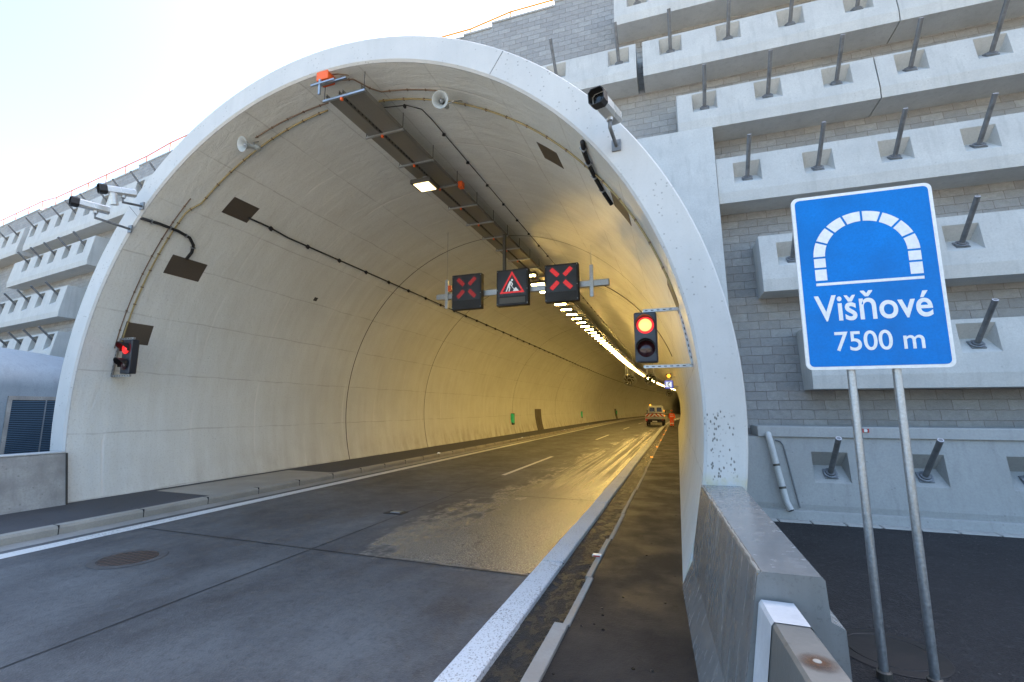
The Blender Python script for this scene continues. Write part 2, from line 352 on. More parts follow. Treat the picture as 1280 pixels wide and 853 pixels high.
# ------------------------------------------------------------------ mesh tools
class MB:
    def __init__(s): s.v = []; s.f = []; s.uv = None
    def add(s, vs, fs):
        b = len(s.v); s.v += [tuple(p) for p in vs]; s.f += [tuple(b + i for i in f) for f in fs]; return s
    def box(s, x0, x1, y0, y1, z0, z1, m=None):
        vs = [Vector(p) for p in ((x0,y0,z0),(x1,y0,z0),(x1,y1,z0),(x0,y1,z0),(x0,y0,z1),(x1,y0,z1),(x1,y1,z1),(x0,y1,z1))]
        if m: vs = [m @ p for p in vs]
        return s.add(vs, [(0,3,2,1),(4,5,6,7),(0,1,5,4),(1,2,6,5),(2,3,7,6),(3,0,4,7)])
    def tube(s, pts, r, n=10, caps=True, radii=None):
        pts = [Vector(p) for p in pts]; rings = []
        prev = None
        for i, p in enumerate(pts):
            d = (pts[min(i+1, len(pts)-1)] - pts[max(i-1, 0)]).normalized()
            a = prev if prev is not None else (Vector((0,0,1)) if abs(d.z) < .9 else Vector((1,0,0)))
            e1 = (a - d * a.dot(d)).normalized(); e2 = d.cross(e1); prev = e1
            rr = radii[i] if radii else r
            rings.append([p + (e1 * math.cos(2*PI*k/n) + e2 * math.sin(2*PI*k/n)) * rr for k in range(n)])
        vs = [q for rg in rings for q in rg]; fs = []
        for i in range(len(rings)-1):
            for k in range(n):
                a = i*n+k; b = i*n+(k+1) % n; fs.append((a, b, b+n, a+n))
        if caps: fs.append(tuple(reversed(range(n)))); fs.append(tuple(range((len(rings)-1)*n, len(rings)*n)))
        return s.add(vs, fs)
    def lathe(s, prof, m=None, n=24):          # profile (r, h) round local Z
        vs = []; fs = []
        for r, h in prof:
            for k in range(n):
                p = Vector((r*math.cos(2*PI*k/n), r*math.sin(2*PI*k/n), h)); vs.append(m @ p if m else p)
        for i in range(len(prof)-1):
            for k in range(n):
                a = i*n+k; b = i*n+(k+1) % n; fs.append((a, b, b+n, a+n))
        return s.add(vs, fs)
    def prism(s, poly, h0, h1, m=None):        # 2-D polygon (x, z) extruded along y h0..h1
        k = len(poly)
        vs = [Vector((x, h0, z)) for x, z in poly] + [Vector((x, h1, z)) for x, z in poly]
        if m: vs = [m @ p for p in vs]
        fs = [tuple(range(k)), tuple(reversed(range(k, 2*k)))] + [(i, i+k, (i+1) % k + k, (i+1) % k) for i in range(k)]
        return s.add(vs, fs)
    def build(s, name, mat, parent=None, smooth=False, bevel=0., loc=None, segs=2):
        me = bpy.data.meshes.new(name); me.from_pydata(s.v, [], s.f)
        if s.uv is not None:
            l = me.uv_layers.new(name='UVMap')
            for p in me.polygons:
                for li in p.loop_indices: l.data[li].uv = s.uv[me.loops[li].vertex_index]
        me.materials.append(M[mat] if isinstance(mat, str) else mat)
        import bmesh
        bm = bmesh.new(); bm.from_mesh(me); bmesh.ops.recalc_face_normals(bm, faces=bm.faces[:]); bm.to_mesh(me); bm.free()
        if smooth:
            for p in me.polygons: p.use_smooth = True
        o = bpy.data.objects.new(name, me); COL.objects.link(o)
        if parent is not None: o.parent = parent
        if loc is not None: o.location = loc
        if bevel:
            b = o.modifiers.new('bevel', 'BEVEL'); b.width = bevel; b.segments = segs; b.limit_method = 'ANGLE'
        if smooth == 'auto':
            e = o.modifiers.new('split', 'EDGE_SPLIT'); e.split_angle = R_(35)
        return o

def tag(o, label=None, cat=None, group=None, kind=None):
    for k, v in (('label', label), ('category', cat), ('group', group), ('kind', kind)):
        if v: o[k] = v
    return o
def thing(name, label, cat, loc=(0,0,0), rot=(0,0,0), group=None):
    o = bpy.data.objects.new(name, None); COL.objects.link(o); o.empty_display_size = .2
    o.location = loc; o.rotation_euler = rot
    return tag(o, label, cat, group)
def copy_tree(o, parent=None):
    c = o.copy(); COL.objects.link(c)
    if parent is not None: c.parent = parent
    for ch in list(o.children): copy_tree(ch, c)
    return c
def struct(o): return tag(o, kind='structure')
def off(m, o):       # move a mesh's world points into the thing's frame
    m.v = [tuple(Vector(p) - Vector(o)) for p in m.v]; return m

# ------------------------------------------------------------------ the line of the road
S0, RAD = 50., 800.
def path(s, x, z=0.):
    if s <= S0: return Vector((x, s, z))
    a = (s - S0) / RAD
    return Vector((RAD - (RAD - x) * math.cos(a), S0 + (RAD - x) * math.sin(a), z))
def heading(s): return 0. if s <= S0 else -(s - S0) / RAD
def srange(s0, s1, step=4.):
    n = max(1, math.ceil((s1 - s0) / step)); return [s0 + (s1 - s0) * i / n for i in range(n + 1)]
def sweep(prof, s0, s1, step=4., closed=False):    # profile [(x, z)] swept along the road
    m = MB(); ss = srange(s0, s1, step); k = len(prof)
    m.v = [tuple(path(s, x, z)) for s in ss for x, z in prof]
    for i in range(len(ss) - 1):
        for j in range(k if closed else k - 1):
            a = i*k + j; b = i*k + (j+1) % k; m.f.append((a, b, b+k, a+k))
    if closed: m.f.append(tuple(range(k))); m.f.append(tuple((len(ss)-1)*k + i for i in range(k)))
    return m
def strip(name, mat, x0, x1, z, s0, s1): return struct(sweep([(x0, z), (x1, z)], s0, s1).build(name, mat))

CX, CZ, RI, RO = -5.78, 1.96, 6.06, 6.52
YP = 5.82
def cyl(deg, s, r=RI):
    a = R_(deg); return path(s, CX + r*math.cos(a), CZ + r*math.sin(a))

# ------------------------------------------------------------------ setting: ground, road
g = MB(); g.add([(-900,-900,-.30),(900,-900,-.30),(900,900,-.30),(-900,900,-.30)], [(0,1,2,3)])
struct(g.build('ground', 'earth'))
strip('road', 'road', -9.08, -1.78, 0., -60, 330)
strip('road_base', 'walk_asphalt', -11.9, .3, -.06, -60, 330)
strip('gutter_strip', 'gutter', -9.44, -9.08, .003, -60, 330)
strip('edge_line', 'line', -8.92, -8.64, .005, -60, 330)
struct(sweep([(-9.44,-.05),(-9.44,.10),(-9.47,.14),(-9.60,.145),(-9.60,-.05)], -60, 330, 2.5).build('kerb', 'kerbstone'))
strip('left_walkway', 'walk_asphalt', -11.75, -9.60, .135, -60, 330)
# concrete stretch of the left walkway and kerb joints
strip('walkway_slab', 'kerbstone', -11.30, -9.62, .141, 7.4, 11.2)
kj = MB()
for i in range(-4, 60):
    s = 4.75 + i * 1.25
    p = path(s, 0); kj.box(-9.605, -9.436, p.y - .006, p.y + .006, -.02, .147)
struct(kj.build('kerb_joint', 'tar'))
# joints of the concrete carriageway
strip('road_joint', 'tar', -5.065, -5.045, .004, -60, 200)
for i, s in enumerate([0.6, 5.5, 10.3, 15.2, 20., 25., 30., 35., 40., 45., 50.]):
    m = MB(); m.add([(-8.6, s-.012, .0045), (-1.80, s+.06-.012, .0045), (-1.80, s+.06+.012, .0045), (-8.6, s+.012, .0045)], [(0,1,2,3)])
    struct(m.build('road_joint', 'tar'))
for a, b in ((13.3, 19.1), (30.2, 36.), (46.1, 51.9), (63, 69), (80, 86), (97, 103)):
    strip('lane_dash', 'line', -5.14, -5.0, .0075, a, b)
# drain kerb in white paint, gutter, strip kerb, walkway on the right
pieces = [(-20, 2.0), (2.0, 4.38), (4.40, 6.1)]
s = 6.12
while s < 60: pieces.append((s, s + 1.98)); s += 2.0
pieces.append((60.02, 330))
for i, (a, b) in enumerate(pieces):
    dz = (0., .006, -.004, .003)[i % 4]
    w = (0., .004, -.003)[i % 3]
    struct(sweep([(-1.78 + w, -.06), (-1.78 + w, .022 + dz), (-1.765 + w, .03 + dz), (-1.515 + w, .03 + dz), (-1.5 + w, .02 + dz), (-1.5 + w, -.08)], a, b, 4., True).build('drain_kerb', 'band'))
strip('drain_gutter', 'mud', -1.51, -1.10, -.028, -20, 330)
sp = [(-20, 4.42, .13, .045), (4.44, 5.7, .07, .03), (5.72, 7.4, .07, .03), (7.43, 9.2, .065, .025), (9.23, 12, .06, .025), (12.03, 16, .06, .02), (16.03, 60, .06, .02), (60.03, 330, .06, .02)]
for i, (a, b, w, z) in enumerate(sp):
    x1 = -1.045; x0 = x1 - w; dx = (0, .012, -.015, .01, -.01, .012, -.008, 0)[i]
    struct(sweep([(x0+dx, -.06), (x0+dx, z-.006), (x0+dx+.006, z), (x1+dx-.006, z), (x1+dx, z-.006), (x1+dx, -.06)], a, b, 4., True).build('strip_kerb', 'gutter'))
strip('right_walkway', 'walk_wet', -1.055, .45, .012, -20, 330)
# right hand yard
m = MB(); m.add([(.3,-3.4,-.004),(40,-3.4,-.004),(40,11.5,-.004),(.3,10.3,-.004)], [(0,1,2,3)])
struct(m.build('yard', 'yard_asphalt'))
m = MB(); m.add([(-60,-3.4,-.008),(-11.7,-3.4,-.008),(-11.7,12.,-.008),(-60,18,-.008)], [(0,1,2,3)])
struct(m.build('left_yard', 'walk_asphalt'))
# mud clods on the walkway and gutter
m = MB()
for k in range(70):
    x = random.uniform(-1.05, -.1); y = 3.4 + random.random()**1.6 * 12; r = random.uniform(.005, .016)
    if random.random() < .4: x = random.uniform(-1.82, -1.45)
    m.lathe([(0, -.002), (r*1.2, 0), (r*.8, r*.45), (0, r*.6)], Matrix.Translation((x, y, .014 if x > -1.06 else .004)), 6)
tag(m.build('mud_clods', 'mud'), 'small clods of dark mud scattered along the wet right-hand walkway', 'mud', kind='stuff')

m = MB(); rg = random.Random(21)
for k in range(420):
    if k < 300:
        x = .8 + rg.random()*7.; y = 9.6 - 5.5*rg.random()**1.8
    else: x = rg.uniform(-11.2, -9.65); y = rg.uniform(3.5, 14)
    r = rg.uniform(.003, .009); m.lathe([(0, -.002), (r*1.2, 0), (r*.8, r*.6), (0, r*.8)], Matrix.Translation((x, y, -.003 if k < 300 else .136)), 5)
tag(m.build('loose_grit', 'ring_mortar'), 'loose pale grit scattered on the dark asphalt yard and left walkway', 'grit', kind='stuff')
def manhole(loc, r, matc, matr, label):
    t = thing('manhole_cover', label, 'manhole cover', loc)
    MB().lathe([(r*1.32, 0), (r*1.30, .004), (r*1.02, .006), (r*1.0, .001)], None, 40).build('frame_ring', matr, t)
    MB().lathe([(0, .0055), (r*.97, .0055), (r*.985, .001)], None, 40).build('lid', matc, t)
    return t
manhole((-7.07, 4.37, .003), .33, 'plate', 'ring_mortar', 'rusty round cast-iron manhole cover set in the grey road near its left edge')
manhole((1.56, 4.95, 0.), .30, 'ironblack', 'ironblack', 'black round manhole cover in the dark asphalt at the foot of the sign posts')
t = thing('road_drain', 'small dark broken hole with a metal lid in the middle of the road', 'road drain', (-5.25, 7.93, .006))
MB().box(-.20, .20, -.14, .14, -.01, .002).build('opening', 'black', t)
MB().box(-.10, .12, -.06, .08, .002, .014).build('lid', 'steel', t, bevel=.005)

# ------------------------------------------------------------------ tunnel
tun = thing('road_tunnel', 'wide pale concrete tunnel mouth with a round arch over the road', 'tunnel', (CX, YP, 0))
def shell(r, s0, s1, a0, a1, na, step):
    m = MB(); m.uv = []
    ss = srange(s0, s1, step)
    for s in ss:
        for i in range(na + 1):
            d = a0 + (a1 - a0) * i / na
            m.v.append(tuple(cyl(d, s, r) - Vector((CX, YP, 0)))); m.uv.append((R_(d) * RI, s))
    for i in range(len(ss) - 1):
        for j in range(na):
            a = i*(na+1) + j; m.f.append((a, a+1, a+na+2, a+na+1))
    return m
A0, A1 = -19.6, 199.6
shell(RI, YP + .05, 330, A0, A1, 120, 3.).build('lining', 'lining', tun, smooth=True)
shell(RO, YP + .05, 330, A0 - 3, A1 + 3, 96, 6.).build('outer_shell', 'collar', tun, smooth=True)
end = MB(); end.add([cyl(d, 329.9, RO) - Vector((CX, YP, 0)) for d in range(-21, 203, 4)], [tuple(range(56))])
end.build('blackout_cap', 'black', tun)  # unseen black cap added where the tube stops, keeps light out
# collar: front face with a small inner chamfer
m = MB(); na = 140
prof = [(RI, .06), (RI, .035), (RI + .035, 0.), (RO - .02, 0.), (RO, .02), (RO, .35)]
for i in range(na + 1):
    d = A0 + (A1 - A0) * i / na
    a = R_(d)
    for r, y in prof: m.v.append((r*math.cos(a), y, CZ + r*math.sin(a)))
k = len(prof)
for i in range(na):
    for j in range(k - 1): a = i*k + j; m.f.append((a, a+1, a+k+1, a+k))
m.build('collar', 'collar', tun, smooth='auto')
for s in (14.3, 20.0, 33., 46., 59., 72., 85., 98., 111., 124., 137., 150.):
    shell(RI - .004, s - .018, s + .018, A0, A1, 100, 1.).build('lining_joint', 'jointseal', tun, smooth=True)
def plate_on(name, a0, a1, s0, s1, mat, dr=.006, parent=tun, n=6):
    m = MB(); o = Vector((CX, YP, 0))
    for i in range(n + 1):
        d = a0 + (a1 - a0) * i / n
        for s, r in ((s0, RI), (s0, RI - dr), (s1, RI - dr), (s1, RI)): m.v.append(tuple(cyl(d, s, r) - o))
    for i in range(n):
        for j in range(3): a = i*4 + j; m.f.append((a, a+1, a+5, a+4))
    m.f.append((0,1,2,3)); m.f.append(tuple(n*4 + q for q in range(4)))
    return m.build(name, mat, parent)
for a0, a1, s0, s1 in ((126.4, 131.1, 7.15, 7.82), (144.3, 148.9, 6.8, 7.62), (161.1, 165.6, 6.5, 7.07), (49.2, 53.7, 7.42, 8.0), (30.9, 35.5, 6.9, 7.62), (14.3, 19., 6.7, 7.4)):
    plate_on('cover_plate', a0, a1, s0, s1, 'brownpanel')
for s0, h in ((38.8, 1.), (86., 1.), (134., 1.)):
    plate_on('niche_door', 180., 197.5, s0, s0 + 1.9, 'brownpanel', .02)
plate_on('scorch_mark', 144.1, 145.3, 11.17, 11.31, 'jointseal', .003)
for d in (57., 139.):
    a = R_(d); e = .004/RI
    MB().add([(r*math.cos(a + q*e), -.0025, CZ + r*math.sin(a + q*e)) for r, q in ((RI + .04, -1), (RO - .02, -1), (RO - .02, 1), (RI + .04, 1))], [(0,1,2,3)]).build('collar_joint', 'jointseal', tun)
# cables and conduits on the lining
def run(name, label, cat, pts, r, mat, clip=None, group=None, cm='conduit_b', cs=None):
    o = thing(name, label, cat, pts[0])
    off(MB().tube(pts, r, 8), pts[0]).build('pipe' if 'conduit' in name else 'cable', mat, o, smooth=True)
    if clip:
        acc = 0.; nxt = clip * .5
        for a, b in zip(pts, pts[1:]):
            a = Vector(a); b = Vector(b); L = (b - a).length
            while nxt < acc + L and len(o.children) < 95:
                p = a.lerp(b, (nxt - acc) / L); d = (b - a).normalized()
                up = (Vector((CX, p.y, CZ)) - p).normalized() if p.y < S0 else Vector((0, 0, 1))
                mtx = Matrix.Translation(p - Vector(pts[0])) @ Matrix((d, d.cross(up), up)).transposed().to_4x4()
                if cs: MB().box(-cs*.6, cs*.6, -cs, cs, -r, cs*1.6, mtx).build('clip', cm, o); nxt += clip; continue
                MB().box(-.012, .012, -r*1.2 - .004, r*1.2 + .004, -r*1.1, r*1.15, mtx).build('clip', cm, o)
                nxt += clip
            acc += L
    return o
def arc(a0, a1, s, r, n=40, bend=None):
    out = []
    for i in range(n + 1):
        d = a0 + (a1 - a0) * i / n; ss = s(d) if callable(s) else s
        out.append(cyl(d, ss, r))
    return out
run('conduit', 'long ochre conduit running down the left half of the arch to the left signal', 'conduit', arc(95.5, 166.5, lambda d: 6.66 if d < 131 else 6.52 if d > 134 else 6.66 - .14*(d-131)/3, RI - .025, 60), .016, 'conduit_y', .42)
run('conduit', 'ochre conduit running down the right half of the arch behind the loudspeaker', 'conduit',
    [cyl(86.8, 7.25, RI - .03), cyl(86.6, 6.95, RI - .03)] + arc(84.5, 16., lambda d: 6.78 + .12*math.sin(R_((84.5-d)*2.2)) - .25*max(0, (40 - d)/25), RI - .025, 55), .016, 'conduit_y', .45)
run('cable', 'thin brown cable beside the ochre conduit on the left half of the arch', 'cable', arc(131, 167, 6.42, RI - .02, 40), .011, 'conduit_b', .45)
run('cable', 'thin brown cable from the cable tray to the left loudspeaker', 'cable', arc(94, 111.5, lambda d: 6.5 - .004*(d-94), RI - .02, 20), .012, 'conduit_b', .4)
run('cable', 'thin brown cable from the orange box to the right loudspeaker', 'cable', [cyl(88, 6.05, 7.2 and RI - .05), cyl(85.5, 6.12, RI - .02), cyl(84, 6.42, RI - .02)] + arc(82.5, 69.5, 6.55, RI - .02, 14), .012, 'conduit_b', .4)
pts = [cyl(129.6, s, RI - .035) for s in (7.75, 7.9, 8.3)] + [cyl(130.2, s, RI - .035) for s in srange(9, 150, 3.)]
run('cable', 'black leaky feeder cable running along the upper left tunnel wall', 'cable', pts, .022, 'black', 1.3, cm='black', cs=.045)
pts = [cyl(86, 6.98, RI - .015), cyl(80, 7.0, RI - .015), cyl(77.5, 7.15, RI - .015)] + [cyl(77.2, s, RI - .015) for s in srange(7.5, 110, 3.)]
run('cable', 'thin black cable running along the ceiling right of the cable tray', 'cable', pts, .009, 'black', 1.2, cm='black', cs=.03)
run('cable', 'black cable crossing the right wall below the lane signals beyond the traffic light', 'cable', arc(64, 20, 18.9, RI - .015, 30), .012, 'black')
run('hose', 'thick black hose curving from the left cameras to a brown plate', 'hose', [cyl(138.9, 5.86, RI - .03), cyl(138.7, 6.2, RI - .03), cyl(138.8, 6.6, RI - .03), cyl(139.4, 6.9, RI - .03), cyl(140.8, 7.07, RI - .03), cyl(142.5, 7.12, RI - .03), cyl(144.4, 7.09, RI - .03)], .033, 'rubber', .38, cm='steel')
run('hose', 'thick black hose hanging under the right camera on the arch', 'hose', [cyl(38.8, 5.95, RI - .03), cyl(39.2, 6.25, RI - .04), cyl(38.9, 6.6, RI - .05), cyl(38.6, 7.0, RI - .04), cyl(37.8, 7.35, RI - .03), cyl(36., 7.6, RI - .03)], .036, 'rubber', .4, cm='steel')

# ------------------------------------------------------------------ cable tray, lamps
tray = thing('cable_tray', 'dark perforated double cable tray hung under the crown of the tunnel', 'cable tray', (-5.42, 6.0, 7.6))
O = Vector((-5.42, 6.0, 7.6))
def rel(m): return off(m, O)
for x0, x1 in ((-5.78, -5.50), (-5.42, -5.02)):
    rel(sweep([(x0, 7.72), (x0, 7.62), (x1, 7.62), (x1, 7.72)], 6.0, 200, 3.)).build('tray_channel', 'tray', tray)
s = 6.02; i = 0
while s < 66:
    p = path(s, -5.42)
    rel(MB().box(-5.86 + p.x + 5.42, -4.94 + p.x + 5.42, s - .02, s + .02, 7.575, 7.612)).build('cross_bar', 'steel', tray)
    if i < 12:
        hb = rel(MB().box(-5.465, -5.425, s - .022, s + .022, 7.52, 7.57)).build('cable_clamp', 'orangebox', tray)
        rel(MB().tube([(-4.96, s, 7.6), (-4.96, s, 7.99)], .008, 6).tube([(-5.84, s, 7.6), (-5.84, s, 8.0)], .008, 6)).build('hanger_rod', 'darksteel', tray)
    s += 1.22; i += 1
t = thing('junction_box', 'bright orange junction box on the front end of the cable tray', 'junction box', (-5.75, 5.93, 7.98))
MB().box(-.13, .13, -.10, .10, -.10, .10).build('box', 'orangebox', t, bevel=.012)
MB().box(-.22, .30, -.13, -.10, -.20, -.17).box(-.05, -.01, -.12, -.09, -.40, -.1).box(-.16, .46, -.02, .02, -.13, -.105).build('bracket', 'steel', t)
MB().tube([(.1, 0, .05), (.25, .02, .03), (.42, .1, .02)], .012, 8).build('cable', 'conduit_b', t)
t = thing('tray_sensor', 'small orange box on the right edge of the cable tray beyond the first lamp', 'sensor', (-4.93, 9.85, 7.66))
MB().box(-.06, .06, -.08, .08, -.08, .08).build('casing', 'orangebox', t, bevel=.01)
MB().box(-.10, -.06, -.02, .02, -.04, .04).build('bracket', 'steel', t)

def lamp(mat, w, d, tilt=0, name='tunnel_lamp'):
    t = thing(name, None, 'lamp')
    tl_ = Matrix.Rotation(R_(-tilt), 4, 'X')
    MB().box(-w/2 - .07, w/2 + .07, -d/2 - .06, d/2 + .06, .02, .12, tl_).build('housing', 'darksteel', t, bevel=.015)
    MB().box(-w/2, w/2, -d/2, d/2, .005, .021, tl_).build('diffuser', mat, t)
    MB().box(-.05, .05, -.04, .04, .12, .27).build('mount', 'steel', t)
    return t
first = lamp('lamp_first', .40, .38)
first.location = (-5.52, 9.08, 7.33); first['label'] = 'first lit square lamp under the cable tray, alone near the tunnel mouth'
GL = 'row of lit lamps under the cable tray'
base = None; s = 17.1; n = 0
while s < 62:
    if base is None: o = base = lamp('lamp', .56, .15, 6)
    else: o = copy_tree(base)
    p = path(s, -5.45, 7.33); o.location = p; o.rotation_euler = (0, 0, heading(s))
    o['group'] = GL; o['label'] = 'lit yellow rectangular lamp in the dense row under the cable tray'
    n += 1; s += 1.36
farb = None
while s < 175:
    if farb is None: o = farb = lamp('lamp_far', .50, .22, 8)
    else: o = copy_tree(farb)
    p = path(s, -5.45, 7.33); o.location = p; o.rotation_euler = (0, 0, heading(s))
    o['group'] = GL; o['label'] = 'small lit lamp in the far end of the row curving away to the right'
    s += 2.2

# loudspeakers
def horn(loc, facing, base_pt, label):
    t = thing('loudspeaker', label, 'loudspeaker', loc)
    q = Vector(facing).normalized().to_track_quat('Z', 'Y').to_matrix().to_4x4() @ Matrix.Scale(.9, 4)
    MB().lathe([(.045, -.22), (.05, -.10), (.075, -.02), (.12, .06), (.165, .10), (.168, .105), (.155, .10), (.11, .06), (.06, -.02), (.03, -.08)], q, 28).build('horn', 'horn', t, smooth=True)
    MB().lathe([(0, .06), (.03, .05), (.04, 0.), (.02, -.06)], q, 16).build('driver_cap', 'steel', t, smooth=True)
    MB().lathe([(0, -.34), (.055, -.33), (.06, -.22), (.045, -.2)], q, 20).build('driver', 'horn', t, smooth=True)
    b = Vector(base_pt) - Vector(loc)
    MB().tube([q @ Vector((0, 0, -.2)), b * .6, b], .014, 8).build('bracket', 'steel', t)
    return t
horn(cyl(112.6, 6.25, RI - .26), (-.10, -.85, -.25), cyl(112.0, 6.55, RI), 'pale grey horn loudspeaker on the left ceiling of the arch')
horn(cyl(68.3, 6.45, RI - .26), (.15, -.85, -.30), cyl(67.0, 6.8, RI), 'pale grey horn loudspeaker on the ceiling right of the cable tray')

# ------------------------------------------------------------------ lane signals on their beam
YG = 13.0
gan = thing('signal_beam', 'grey steel beam across the tunnel carrying three lane signs', 'support beam', (-4.56, YG + .18, 5.68))
G = Vector((-4.56, YG + .18, 5.68))
MB().box(-2.85, 2.85, -.07, .07, -.09, .09).build('beam', 'steel', gan, bevel=.006)
for x in (-2.45, 2.35):
    MB().box(x - .05, x + .05, -.11, -.07, -.42, .55).build('upright', 'steel', gan)
    a = math.sqrt(RI**2 - (G.x + x - CX)**2) + CZ - G.z
    MB().tube([(x, -.09, .5), (x, -.09, a)], .007, 6).build('hanger', 'steel', gan)
MB().box(-.48, -.40, -.06, .06, .1, 1.9).build('hanger', 'darksteel', gan)
MB().box(-2.38, -2.26, -.16, -.04, .14, .34).build('sensor_box', 'orangebox', gan, bevel=.01)
def panel(name, x0, x1, label):
    t = thing(name, label, 'electronic sign', ((x0 + x1)/2, YG, 5.15)); w = (x1 - x0)/2
    MB().box(-w, w, -.10, .11, 0, 1.15).build('housing', 'black', t, bevel=.012)
    MB().box(-w + .06, w - .06, -.106, -.101, .30, 1.10).build('display', 'blackpaint', t)
    sw = MB()
    for sx in (-w + .03, w - .03):
        for z in (.06, .5, 1.1): sw.lathe([(0, .006), (.012, .006), (.012, 0)], Matrix.Translation((sx, -.1, z)) @ Matrix.Rotation(PI/2, 4, 'X'), 8)
    sw.build('bolt_heads', 'steel', t)
    return t, w
def cross(t, mat, h):
    for a in (45, 135, 225, 315):
        mtx = Matrix.Translation((0, -.112, .70)) @ Matrix.Rotation(R_(a), 4, 'Y')
        MB().box(.13, .44, -.002, .004, -.065, .065, mtx).build('cross_stroke', mat, t)
p1, w = panel('lane_signal', -6.72, -5.68, 'left electronic lane sign showing a dim red cross'); cross(p1, 'led_red_dim', w)
p3, w = panel('lane_signal', -3.59, -2.57, 'right electronic lane sign showing a bright red cross'); cross(p3, 'led_red', w)
p2, w = panel('roadworks_sign', -5.16, -4.12, 'electronic sign between the lane crosses with a red roadworks triangle')
def tri(r, cz=.62, y=-.112):
    return [(r*math.sin(2*PI*k/3), cz + r*math.cos(2*PI*k/3)) for k in range(3)]
def ring_poly(outer, inner, y0, y1):
    m = MB(); n = len(outer)
    for y in (y0, y1):
        m.v += [(x, y, z) for x, z in outer] + [(x, y, z) for x, z in inner]
    for base_ in (0, 2*n):
        for i in range(n): j = (i+1) % n; m.f.append((base_+i, base_+j, base_+n+j, base_+n+i))
    for i in range(n):
        j = (i+1) % n; m.f.append((i, j, 2*n+j, 2*n+i)); m.f.append((n+i, n+j, 3*n+j, 3*n+i))
    return m
ring_poly(tri(.47), tri(.36), -.114, -.108).build('red_triangle', 'led_red', p2)
wk = MB()
def seg(a, b, wd):
    a = Vector((a[0], 0, a[1])); b = Vector((b[0], 0, b[1])); d = (b - a).normalized(); nrm = Vector((-d.z, 0, d.x)) * wd/2
    wk.prism([((a+nrm).x, (a+nrm).z), ((b+nrm).x, (b+nrm).z), ((b-nrm).x, (b-nrm).z), ((a-nrm).x, (a-nrm).z)], -.113, -.109)
wk.prism([(-.0 + .035*math.cos(q*PI/5), .80 + .035*math.sin(q*PI/5)) for q in range(10)], -.113, -.109)
seg((-.04, .76), (-.11, .63), .07); seg((-.11, .64), (-.07, .55), .045); seg((-.07, .55), (-.10, .44), .035)
seg((-.11, .64), (-.15, .54), .045); seg((-.15, .54), (-.19, .44), .035); seg((-.03, .75), (.02, .66), .03); seg((.02, .67), (-.02, .61), .03)
seg((-.06, .67), (.07, .50), .018)
wk.prism([(.03, .44), (.08, .53), (.13, .56), (.17, .51), (.23, .44)], -.113, -.109)
wk.build('worker_symbol', 'led_white', p2)
MB().box(-.42, .42, -.108, -.102, .07, .25).build('text_display', 'darksteel', p2)

# ------------------------------------------------------------------ traffic signals
def lens(t, x, z, mat, r=.115, rot=None, core=None):
    mt = Matrix.Translation((x, -.10, z)) @ Matrix.Rotation(PI/2, 4, 'X')
    if rot: mt = rot @ mt
    MB().lathe([(0, .035), (r*.5, .030), (r*.85, .015), (r, 0)], mt, 28).build('lens', mat, t, smooth=True)
    if core: MB().lathe([(0, .040), (r*.45, .036), (r*.74, .027), (r*.76, .020)], mt, 28).build('lens_glow', core, t, smooth=True)
    v = MB(); n = 22; a0, a1 = R_(-25), R_(205)
    for i in range(n + 1):
        a = a0 + (a1 - a0) * i / n; L = .05 + .13 * max(0, math.sin(a))**.5 if math.sin(a) > 0 else .05
        for rr, y in ((r*1.06, 0), (r*1.06, -L), (r*1.12, -L), (r*1.12, 0)):
            v.v.append((x + rr*math.cos(a), -.10 + y, z + rr*math.sin(a)))
    for i in range(n):
        for j in range(3): q = i*4 + j; v.f.append((q, q+1, q+5, q+4))
    v.build('visor', 'black', t)
def perforated(t, pts):
    m = MB(); h = MB()
    for (a, b) in pts:
        a = Vector(a); b = Vector(b); d = (b - a).normalized(); L = (b - a).length
        up = Vector((0, -1, 0)); s_ = d.cross(up)
        mt = Matrix.Translation(a) @ Matrix((d, up, s_)).transposed().to_4x4()
        m.box(0, L, -.02, .02, -.022, .022, mt)
        k = .05
        while k < L - .05:
            h.box(k - .02, k + .02, .0195, .0215, -.007, .007, mt); k += .085
    m.build('bracket', 'steel', t); h.build('bracket_slots', 'black', t)
tl = thing('traffic_light', 'two-lens traffic light glowing red on the right wall of the tunnel', 'traffic light', (-.39, 7.0, 2.67))
MB().box(-.16, .16, -.10, .08, 0, .75).build('housing', 'blackpaint', tl, bevel=.02)
lens(tl, 0, .55, 'red_ring', .125, core='red_core'); lens(tl, 0, .20, 'lens_off', .125)
perforated(tl, [((-.03, -.02, .78), (.49, -.02, .78)), ((.49, -.02, .78), (.63, -.02, -.06)), ((-.05, -.02, -.06), (.63, -.02, -.06))])
t2 = thing('traffic_light', 'two-lens traffic light on the left wall seen from the side, red lit', 'traffic light', (-11.28, 6.52, 2.75))
MB().box(-.15, .15, -.08, .08, 0, .75).build('housing', 'blackpaint', t2, bevel=.02)
rr = Matrix.Rotation(0, 4, 'Z')
lens(t2, 0, .55, 'red_dim', .12); lens(t2, 0, .20, 'lens_off', .12)
perforated(t2, [((-.36, -.02, .78), (.12, -.02, .78)), ((-.50, -.02, -.04), (-.37, -.02, .78)), ((-.50, -.02, -.04), (.12, -.02, -.04))])

